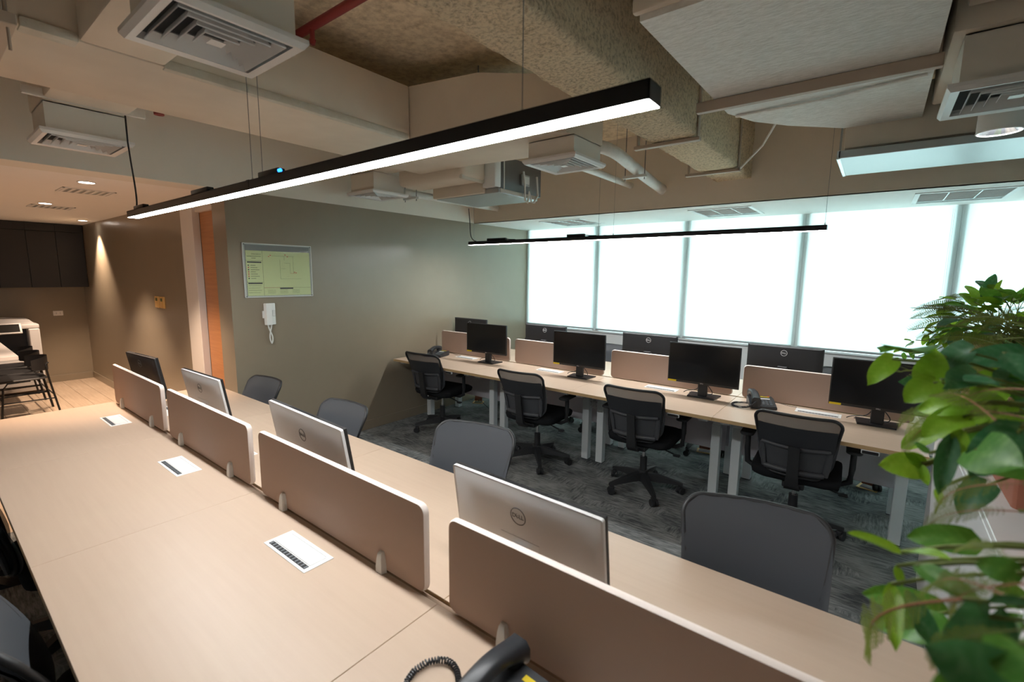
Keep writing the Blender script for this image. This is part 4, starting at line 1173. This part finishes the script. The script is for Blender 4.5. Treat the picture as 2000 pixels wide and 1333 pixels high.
# ================================================================ pantry table and chairs
t = thing('pantry_table', 'white rectangular pantry table beside black stools', 'table', (-3.85, 0.22, 0))
MB().prism(rrect(-0.84, 0.84, -0.46, 0.46, 0.02, 3), 0.715, 0.75).build('tabletop', 'table_white', t)
for x in (-0.74, 0.74):
    for y in (-0.36, 0.22):
        MB().box(x - 0.025, x + 0.025, y - 0.025, y + 0.025, 0.0, 0.715, bev=0.004).build('leg', 'frame_black', t)
def pantry_chair():
    t = thing('dining_chair', 'chair', 'chair')
    # faces -y; seat 0.44, curved backrest on the +y side
    st = MB(); st.loft([[Vector((x * s1, y * s1, z + 0.012 * (abs(x) / 0.2) ** 2)) for x, y in rrect(-0.225, 0.225, -0.21, 0.20, 0.09, 5)] for z, s1 in ((0.420, 0.95), (0.430, 1.0), (0.440, 0.97))]); st.build('seat', 'cabinet_black', t, ang=50)
    for s in (-1, 1):
        MB().tube([(s * 0.205, -0.21, 0.0), (s * 0.19, -0.17, 0.36), (s * 0.185, -0.13, 0.42), (s * 0.185, 0.05, 0.425)], 0.0105, 8).build('leg', 'frame_black', t)
        MB().tube([(s * 0.235, 0.26, 0.0), (s * 0.215, 0.20, 0.42), (s * 0.215, 0.185, 0.56), (s * 0.205, 0.19, 0.60), (s * 0.17, 0.21, 0.615)], 0.0105, 8).build('leg', 'frame_black', t)
        MB().tube([(s * 0.197, -0.19, 0.20), (s * 0.225, 0.235, 0.20)], 0.007, 6).build('stretcher', 'frame_black', t)
    MB().tube([(-0.20, -0.192, 0.24), (0.20, -0.192, 0.24)], 0.007, 6).build('stretcher', 'frame_black', t)
    MB().tube([(-0.222, 0.225, 0.24), (0.222, 0.225, 0.24)], 0.007, 6).build('stretcher', 'frame_black', t)
    b = MB()
    def fn(i, j):
        a = R(-80 + 160 * i)
        k = 1 - 0.35 * abs(2 * i - 1) ** 2
        z = 0.60 + (j - 0.5) * 0.17 * k
        return Vector((0.205 * math.sin(a), 0.035 + 0.185 * math.cos(a), z))
    def fn2(i, j):
        p = fn(i, j); c = Vector((0, 0.035, p.z)); return c + (p - c) * 1.05
    b.grid(fn, 14, 4); b.grid(fn2, 14, 4); b.build('backrest', 'cabinet_black', t, ang=70)
    return t
pc = pantry_chair()
for k, x in enumerate((-3.45, -3.95, -4.45)):
    o = pc if k == 0 else copy_tree(pc)
    o.location = (x, 0.72, 0); o.rotation_euler = (0, 0, 0)
    tag(o, 'black round-back chair at the white pantry table, ' + ['closest to the office desks', 'in the middle of its row', 'beside the printer'][k], 'chair', 'black chairs at the pantry table')
# ================================================================ small things
def cable(label, pts, r=0.003, m_='black_cable'):
    o = MB().tube(pts, r, 6).build('power_cable', m_)
    tag(o, label, 'cable')
cable('loose black power cable on the carpet below the olive wall desk end', bez((0.20, 4.50, 0.02), (0.30, 4.40, 0.12), (0.45, 4.35, 0.02), (0.62, 4.30, 0.008)) , 0.004)
cable('black cable lying across the far desk top between two divider panels near the pantry', bez((0.30, 0.97, ZD + 0.003), (0.24, 0.93, ZD + 0.003), (0.34, 0.93, ZD + 0.003), (0.42, 1.0, ZD + 0.003)), 0.003)
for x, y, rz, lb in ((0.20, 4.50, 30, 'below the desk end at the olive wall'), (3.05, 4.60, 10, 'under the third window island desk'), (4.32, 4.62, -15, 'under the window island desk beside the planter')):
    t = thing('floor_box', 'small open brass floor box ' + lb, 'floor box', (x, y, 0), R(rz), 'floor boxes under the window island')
    MB().box(-0.07, 0.07, -0.06, 0.06, 0.0, 0.006, bev=0.002).build('plate', 'thermo_case', t)
    MB().box(-0.05, 0.05, -0.006, 0.0, 0.0, 0.085, bev=0.002, rot=Matrix.Rotation(R(-25), 3, 'X'), piv=(0, 0.05, 0.006)).build('lid', 'terracotta', t)
    MB().box(-0.05, 0.05, -0.04, 0.04, 0.0055, 0.0075).build('well_shade', 'black_plastic', t)  # flat black sheet stands in for the shade inside the open box
b = MB()
random.seed(3)
for i in range(16):
    a = random.uniform(0, 2 * PI); z = random.uniform(0.50, 0.58); r_ = random.uniform(0.004, 0.03)
    p = Vector((2.309 + r_ * math.cos(a) * 0.6, 3.705 + r_ * math.sin(a), z))
    b.grid(lambda u, v, p=p, a=a: p + Vector(((u - 0.5) * 0.03 + 0.008 * math.sin(v * 9 + a), (v - 0.5) * 0.03, 0.03 * math.sin(u * 5 + a) * 0.5)), 3, 3)
o = b.build('plastic_wrap', 'plastic_wrap', ang=10)
tag(o, 'crumpled clear plastic wrap between two white desk legs of the window island', 'plastic wrap')

# ================================================================ planter cabinets and plants
for k, (y0, y1, lb) in enumerate(((2.16, 3.30, 'reaching past the window island desk end'), (1.02, 2.155, 'beside the computer desk end of the pantry-side island'), (-0.12, 1.015, 'beside the bare desk end of the pantry-side island'))):
    t = thing('planter_cabinet', 'white waist-high cabinet under the plants, ' + lb, 'cabinet', (4.56, y0, 0), 0, 'white cabinets carrying the planters')
    d = y1 - y0
    MB().box(0.0, 0.42, 0.0, d, 0.0, 0.96, bev=0.003).build('body', 'cabinet_white', t)
    for j in range(2):
        MB().box(-0.012, 0.0, 0.003 + j * d / 2, (j + 1) * d / 2 - 0.003, 0.03, 0.955, bev=0.002).build('door', 'cabinet_white', t)
    MB().box(-0.012, 0.44, 0.0, d, 0.96, 0.98, bev=0.002).build('top_board', 'cabinet_white', t)
def leaf_mesh(name, lobes, wmax, fold, droop, matn, wav=0.0):
    b = MB()
    N = 9
    prof = []
    for i in range(N + 1):
        v = i / N
        y = -0.16 * lobes + (1 + 0.16 * lobes) * v
        if v < 0.12:
            w = wmax * (0.35 + 0.65 * math.sqrt(v / 0.12)) * (0.62 if lobes else 0.5)
        else:
            q = (v - 0.12) / 0.88
            w = wmax * (1 - q) ** 0.75 * (0.62 + 1.15 * q) * 0.98
        prof.append((y, max(w, 0.004)))
    rows = []
    for y, w in prof:
        row = []
        for s in (-1, -0.5, 0, 0.5, 1):
            z = fold * abs(s) * w - droop * max(0, y) ** 2 + wav * math.sin(6 * y + 2 * s) * abs(s)
            yy = y
            if lobes and abs(s) < 0.3 and y < 0.0:
                yy = 0.0
            row.append(b.bm.verts.new((s * w, yy, z)))
        rows.append(row)
    for i in range(N):
        for k in range(4):
            vs = [rows[i][k], rows[i][k + 1], rows[i + 1][k + 1], rows[i + 1][k]]
            try:
                b.bm.faces.new(vs)
            except ValueError:
                pass
    return b.mesh(name, matn, smooth=True, ang=180, recalc=False)
LEAF = {}
for mn in ('leaf_bright', 'leaf_mid', 'leaf_dark'):
    LEAF[mn] = [leaf_mesh('leaf', 1, 0.42, 0.35, 0.16, mn, 0.03), leaf_mesh('leaf', 1, 0.36, 0.22, 0.28, mn, 0.05), leaf_mesh('leaf', 0, 0.30, 0.30, 0.10, mn, 0.02)]
def place_axis(o, base, tip, nrm, length_scale=None, width=1.0):
    base, tip = Vector(base), Vector(tip)
    y = (tip - base); ln = y.length; y.normalize()
    x = y.cross(nrm)
    if x.length < 1e-4:
        x = y.cross(Vector((1, 0.2, 0)))
    x.normalize(); z = x.cross(y).normalized()
    M = Matrix.Identity(4)
    for i in range(3):
        M[i][0] = x[i] * ln * width; M[i][1] = y[i] * ln; M[i][2] = z[i] * ln; M[i][3] = base[i]
    o.matrix_basis = M
def frond_mesh(name, stem_mat, n=26, seed=1):
    rnd = random.Random(seed)
    b = MB()
    b.mat(stem_mat)
    def spine(v): return Vector((0.03 * math.sin(v * 3), v, 0.10 * math.sin(v * PI * 0.9) - 0.16 * v * v))
    b.tube([spine(i / 10) for i in range(11)], [0.008 * (1 - 0.8 * i / 10) + 0.001 for i in range(11)], 5)
    b.mat('fern_green')
    for i in range(n):
        v = 0.10 + 0.89 * i / (n - 1)
        p = spine(v)
        ll = 0.135 * math.sin(PI * (0.10 + 0.88 * (1 - v))) ** 0.8 * (1.0 if v > 0.18 else 0.7) + 0.012
        for s in (-1, 1):
            d = Vector((s * 0.86, 0.50, -0.10 + rnd.uniform(-0.12, 0.12))).normalized()
            side = Vector((-d.y, d.x, 0)) * 1.0
            m_ = 6
            for k in range(m_):
                f0 = k / m_
                q = p + d * ll * f0
                w = ll * 0.17 * (1 - 0.5 * f0)
                l2 = ll * 0.22
                for s2 in (-1, 1):
                    e = (d * 0.55 + side * s2 * 0.85).normalized()
                    a = q; c = q + e * w * 1.5 + Vector((0, 0, -0.1 * w)); m1 = q + d * l2 * 0.5 + e * w * 0.5; m0 = q + e * w * 0.8 - d * l2 * 0.15
                    b.bm.faces.new([b.bm.verts.new(x) for x in (a, m1, c, m0)]).material_index = b.mi
    return b.mesh(name, None, smooth=False, recalc=False)
FROND = {'r': [frond_mesh('frond', 'stem_red', 24, 1), frond_mesh('frond', 'stem_red', 28, 2)], 'g': [frond_mesh('frond', 'stem_green', 26, 3), frond_mesh('frond', 'stem_green', 30, 4)]}
CAMV = Vector((CX, CY, CZ))
HERO = [
    ((4.279, 1.103, 1.547), (4.304, 1.023, 1.566), 0.75, 0.95, 'leaf_mid'),
    ((4.275, 1.103, 1.547), (4.25, 1.065, 1.557), 0.9, 0.95, 'leaf_mid'),
    ((4.268, 1.121, 1.526), (4.24, 1.076, 1.491), 0.55, 0.2, 'leaf_bright'),
    ((4.316, 1.044, 1.502), (4.318, 1.021, 1.556), 0.75, 0.1, 'leaf_bright'),
    ((4.32, 1.014, 1.508), (4.287, 0.991, 1.478), 0.7, 0.3, 'leaf_bright'),
    ((4.325, 0.975, 1.521), (4.379, 0.91, 1.538), 0.36, 0.75, 'leaf_dark'),
    ((4.351, 0.937, 1.495), (4.299, 0.939, 1.481), 0.62, 0.3, 'leaf_bright'),
    ((4.35, 0.934, 1.476), (4.307, 0.91, 1.446), 0.62, 0.35, 'leaf_bright'),
    ((4.314, 0.945, 1.387), (4.269, 0.917, 1.39), 0.75, 0.15, 'leaf_bright'),
    ((4.314, 0.947, 1.392), (4.294, 0.941, 1.405), 0.7, 0.2, 'leaf_bright'),
    ((4.311, 0.947, 1.391), (4.323, 0.927, 1.366), 0.5, 0.1, 'leaf_bright'),
    ((4.338, 0.899, 1.456), (4.328, 0.857, 1.38), 0.34, 0.1, 'leaf_dark'),
    ((4.348, 0.9, 1.465), (4.334, 0.887, 1.409), 0.5, 0.2, 'leaf_bright'),
    ((4.319, 0.922, 1.417), (4.301, 0.927, 1.429), 0.5, 0.2, 'leaf_mid'),
    ((4.328, 0.878, 1.38), (4.331, 0.853, 1.368), 0.4, 0.1, 'leaf_bright'),
    ((4.353, 0.825, 1.459), (4.379, 0.771, 1.466), 0.8, 0.15, 'leaf_mid'),
    ((4.386, 0.827, 1.489), (4.347, 0.808, 1.432), 0.65, 0.2, 'leaf_dark'),
    ((4.39, 0.994, 1.567), (4.419, 0.933, 1.536), 0.5, 0.5, 'leaf_dark'),
    ((4.289, 0.735, 1.337), (4.236, 0.723, 1.354), 0.42, 0.75, 'leaf_bright'),
    ((4.291, 0.736, 1.339), (4.326, 0.692, 1.371), 0.4, 0.85, 'leaf_bright'),
    ((4.286, 0.728, 1.322), (4.293, 0.718, 1.303), 0.5, 0.1, 'leaf_bright'),
    ((4.283, 0.718, 1.302), (4.289, 0.65, 1.264), 0.3, 0.1, 'leaf_bright'),
    ((4.297, 0.658, 1.363), (4.338, 0.593, 1.378), 0.32, 0.3, 'leaf_mid'),
    ((4.352, 0.568, 1.426), (4.327, 0.571, 1.423), 0.85, 0.1, 'leaf_mid'),
    ((4.356, 0.54, 1.416), (4.33, 0.523, 1.418), 0.4, 0.7, 'leaf_dark'),
    ((4.347, 0.416, 1.402), (4.293, 0.401, 1.436), 0.75, 0.25, 'leaf_dark'),
    ((4.332, 0.44, 1.434), (4.338, 0.392, 1.437), 0.8, 0.3, 'leaf_mid'),
    ((4.312, 0.426, 1.405), (4.292, 0.399, 1.396), 0.7, 0.3, 'leaf_mid'),
]
FRONDS = [
    ((4.321, 0.558, 1.393), (4.245, 0.674, 1.226), 'r'),
    ((4.384, 0.754, 1.416), (4.305, 0.806, 1.353), 'r'),
    ((4.386, 0.763, 1.446), (4.312, 0.852, 1.362), 'r'),
    ((4.375, 0.83, 1.492), (4.313, 0.975, 1.511), 'r'),
    ((4.397, 0.886, 1.534), (4.337, 0.987, 1.481), 'r'),
    ((4.404, 0.878, 1.497), (4.333, 0.984, 1.465), 'r'),
    ((4.365, 0.985, 1.487), (4.285, 1.075, 1.396), 'g'),
    ((4.339, 1.135, 1.45), (4.284, 1.176, 1.39), 'g'),
    ((4.336, 1.081, 1.438), (4.297, 1.085, 1.363), 'r'),
    ((4.353, 0.571, 1.434), (4.318, 0.651, 1.402), 'g'),
    ((4.353, 0.54, 1.414), (4.294, 0.652, 1.35), 'r'),
    ((4.358, 0.546, 1.431), (4.31, 0.62, 1.335), 'r'),
    ((4.353, 0.531, 1.397), (4.298, 0.563, 1.316), 'g'),
    ((4.557, 1.873, 1.475), (4.394, 1.998, 1.507), 'g'),
    ((4.562, 1.877, 1.518), (4.435, 2.086, 1.418), 'g'),
    ((4.586, 1.976, 1.54), (4.444, 2.198, 1.546), 'g'),
    ((4.527, 1.879, 1.486), (4.387, 1.986, 1.393), 'g'),
    ((4.553, 1.769, 1.447), (4.421, 1.88, 1.382), 'g'),
    ((4.551, 1.771, 1.467), (4.436, 1.889, 1.46), 'g'),
    ((4.529, 1.983, 1.512), (4.404, 2.041, 1.437), 'g'),
    ((4.601, 2.076, 1.564), (4.497, 2.19, 1.516), 'g'),
    ((4.538, 1.666, 1.429), (4.44, 1.783, 1.43), 'g'),
    ((4.505, 1.779, 1.467), (4.327, 1.737, 1.4), 'g'),
    ((4.537, 1.668, 1.442), (4.399, 1.728, 1.376), 'g'),
    ((4.608, 2.077, 1.595), (4.53, 2.188, 1.544), 'g'),
]
def stem(t, a, b_, sag=0.03, r=0.0022):
    a, b_ = Vector(a), Vector(b_)
    m1 = a.lerp(b_, 0.35) + Vector((0, 0, sag)); m2 = a.lerp(b_, 0.75) + Vector((0, 0, sag))
    MB().tube(bez(a, m1, m2, b_, 7), [r * 1.3] * 4 + [r] * 4, 5).build('stem', 'stem_green', t)
def trough(label, y0, y1, x0=4.60, x1=4.90, z0=0.98, z1=1.40):
    t = thing('planter', label, 'potted plant', ((x0 + x1) / 2, (y0 + y1) / 2, z0), 0, 'terracotta planters with artificial plants')
    hx, hy, h = (x1 - x0) / 2, (y1 - y0) / 2, z1 - z0
    b = MB()
    def rg(s, z): return [Vector((x * s, y * (1 - (1 - s) * 0.5), z)) for x, y in rrect(-hx, hx, -hy, hy, 0.02, 3)]
    b.loft([rg(0.86, 0), rg(0.97, h - 0.05), rg(1.02, h - 0.05), rg(1.02, h), rg(0.93, h), rg(0.90, h - 0.04)])
    b.build('pot', 'terracotta', t, ang=30)
    return t
def loc_of(t, p):
    return Vector(p) - Vector(t.location)
def add_leaf(t, base, tip, width, nrm, matn, rnd):
    o = obj('leaf', rnd.choice(LEAF[matn][:2]) if width > 0.4 else LEAF[matn][2], t)
    place_axis(o, loc_of(t, base), loc_of(t, tip), nrm, width=width / 0.40)
def bushy(t, n_leaf, n_frond, cx, cy, z, rx, ry, rz, rnd, size=(0.05, 0.085), mats=('leaf_bright', 'leaf_mid', 'leaf_mid', 'leaf_dark'), frond_len=(0.28, 0.42), trail=0):
    hub = Vector((cx, cy, z - 0.05))
    for i in range(n_leaf):
        a = rnd.uniform(0, 2 * PI); el = rnd.uniform(-0.1, 1.0)
        d = Vector((math.cos(a) * math.cos(el * 1.3), math.sin(a) * math.cos(el * 1.3), math.sin(el * 1.3)))
        k = rnd.uniform(0.75, 1.0)
        base = Vector((cx + d.x * rx * k, cy + d.y * ry * k, z + d.z * rz * k))
        out = (d + Vector((rnd.uniform(-.5, .5), rnd.uniform(-.5, .5), rnd.uniform(-.7, .25)))).normalized()
        ln = rnd.uniform(*size)
        nrm = (Vector((0, 0, 1)) + d * 0.6 + Vector((rnd.uniform(-.4, .4), rnd.uniform(-.4, .4), 0))).normalized()
        add_leaf(t, base, base + out * ln, rnd.uniform(0.40, 0.50), nrm, rnd.choice(mats), rnd)
        stem(t, loc_of(t, hub + Vector((rnd.uniform(-.06, .06), rnd.uniform(-.15, .15), 0))), loc_of(t, base), 0.02, 0.0016)
    for i in range(n_frond):
        a = rnd.uniform(0, 2 * PI)
        d = Vector((math.cos(a), math.sin(a) * 0.55, rnd.uniform(0.22, 0.5)))
        base = Vector((cx + d.x * rx * 0.3, cy + d.y * ry * 0.5, z + 0.02))
        tip = base + d * rnd.uniform(*frond_len)
        o = obj('frond', rnd.choice(FROND['g']), t)
        place_axis(o, loc_of(t, base), loc_of(t, tip), Vector((0, 0, 1)), width=rnd.uniform(0.8, 1.1))
rnd = random.Random(11)
far = trough('far terracotta planter with glossy green leaves and trailing vines against the blinds', 2.78, 3.28)
bushy(far, 96, 0, 4.72, 3.02, 1.45, 0.23, 0.25, 0.19, rnd, (0.075, 0.115), ('leaf_bright', 'leaf_bright', 'leaf_mid', 'leaf_mid', 'leaf_dark'))
for (a, b_) in (((4.60, 3.05, 1.52), (4.37, 3.18, 1.50)), ((4.62, 3.02, 1.53), (4.38, 3.16, 1.545)), ((4.62, 3.1, 1.50), (4.37, 3.08, 1.44)), ((4.62, 3.0, 1.55), (4.47, 3.2, 1.60)), ((4.60, 3.02, 1.46), (4.40, 3.05, 1.40)), ((4.74, 3.02, 1.55), (4.80, 3.10, 1.63))):
    o = obj('frond', rnd.choice(FROND['g']), far)
    place_axis(o, loc_of(far, a), loc_of(far, b_), Vector((0.1, -0.75, 0.65)).normalized(), width=1.0)
for i in range(26):
    u = rnd.random()
    base = Vector((4.56 - 0.21 * u + rnd.uniform(-.02, .02), 3.02 + rnd.uniform(-.06, .06), 1.47 - 0.17 * u + rnd.uniform(-.05, .05)))
    add_leaf(far, base, base + Vector((rnd.uniform(-.05, .03), rnd.uniform(-.03, .03), rnd.uniform(-.05, .02))).normalized() * rnd.uniform(.035, .055), 0.42, Vector((rnd.uniform(-.5, .5), -0.6, 0.8)).normalized(), rnd.choice(('leaf_bright', 'leaf_bright', 'leaf_mid')), rnd)
for (a, b_) in (((4.58, 3.0, 1.42), (4.37, 3.03, 1.33)), ((4.58, 3.05, 1.43), (4.42, 3.04, 1.30)), ((4.58, 2.98, 1.45), (4.40, 3.0, 1.38))):
    stem(far, loc_of(far, a), loc_of(far, b_), -0.02)
mid = trough('middle terracotta planter full of olive green fern fronds', 2.00, 2.62)
bushy(mid, 10, 14, 4.74, 2.30, 1.42, 0.16, 0.26, 0.09, rnd, (0.06, 0.09), ('leaf_dark', 'leaf_mid'), (0.30, 0.42))
near = trough('nearer terracotta planter with large variegated leaves reaching over the desk end', 1.10, 1.80)
bushy(near, 26, 6, 4.72, 1.45, 1.40, 0.15, 0.30, 0.10, rnd, (0.07, 0.11))
edge_ = trough('closest terracotta planter with big dark leaves beside the telephone desk', 0.35, 0.98)
bushy(edge_, 16, 4, 4.74, 0.66, 1.36, 0.13, 0.26, 0.08, rnd, (0.07, 0.11), ('leaf_mid', 'leaf_dark'))
for (a, b_, w, upw, matn) in HERO:
    A, B2 = Vector(a), Vector(b_)
    tgt = near if A.y > 0.78 else edge_
    nrm = ((CAMV - A).normalized() * (1 - upw) + Vector((0, 0, 1)) * upw).normalized()
    add_leaf(tgt, A, B2, w * 0.8, nrm, matn, rnd)
    hub = Vector((4.62, min(max(A.y + 0.05, 1.15), 1.75) if tgt is near else min(max(A.y, 0.40), 0.93), 1.40))
    stem(tgt, loc_of(tgt, hub), loc_of(tgt, A), 0.04, 0.0024)
for (a, b_, k) in FRONDS:
    A, B2 = Vector(a), Vector(b_)
    tgt = mid if A.y > 1.6 else (near if A.y > 0.78 else edge_)
    o = obj('frond', rnd.choice(FROND[k]), tgt)
    place_axis(o, loc_of(tgt, A), loc_of(tgt, B2), (Vector((0, 0, 1)) * 0.45 + (CAMV - A).normalized() * 0.7).normalized(), width=0.9)
    yy = {id(mid): (2.05, 2.55), id(near): (1.15, 1.75), id(edge_): (0.40, 0.93)}[id(tgt)]
    stem(tgt, loc_of(tgt, Vector((4.66, min(max(A.y, yy[0]), yy[1]), 1.38))), loc_of(tgt, A), 0.04, 0.002)
# filling leaves on the aisle side of the two nearer planters
for i in range(22):
    p = Vector((rnd.uniform(4.335, 4.47), rnd.uniform(0.98, 1.25), rnd.uniform(1.36, 1.555)))
    d = Vector((rnd.uniform(-.9, .2), rnd.uniform(-.6, .6), rnd.uniform(-.7, .3))).normalized()
    add_leaf(near, p, p + d * rnd.uniform(.055, .085), rnd.uniform(.40, .48), (Vector((rnd.uniform(-.4, .4), -0.7, 0.7))).normalized(), rnd.choice(('leaf_bright', 'leaf_mid', 'leaf_mid', 'leaf_dark', 'leaf_dark')), rnd)
    stem(near, loc_of(near, Vector((4.62, min(max(p.y + .1, 1.15), 1.7), 1.39))), loc_of(near, p), 0.03, 0.0018)
for i in range(7):
    p = Vector((rnd.uniform(4.315, 4.40), rnd.uniform(0.56, 0.80), rnd.uniform(1.22, 1.42)))
    d = Vector((rnd.uniform(-.8, .3), rnd.uniform(-.5, .5), rnd.uniform(-.6, .4))).normalized()
    add_leaf(edge_, p, p + d * rnd.uniform(.05, .08), rnd.uniform(.38, .46), (Vector((rnd.uniform(-.4, .4), -0.6, 0.8))).normalized(), rnd.choice(('leaf_mid', 'leaf_mid', 'leaf_dark', 'leaf_bright')), rnd)
    stem(edge_, loc_of(edge_, Vector((4.62, min(max(p.y, .42), .92), 1.37))), loc_of(edge_, p), 0.03, 0.0018)
for i in range(9):
    a = Vector((4.58, rnd.uniform(1.15, 1.6), rnd.uniform(1.40, 1.46)))
    b_ = a + Vector((rnd.uniform(-.24, -.12), rnd.uniform(-.15, .1), rnd.uniform(-.10, .08)))
    o = obj('frond', rnd.choice(FROND['g']), near)
    place_axis(o, loc_of(near, a), loc_of(near, b_), Vector((0.1, -0.7, 0.7)).normalized(), width=0.95)
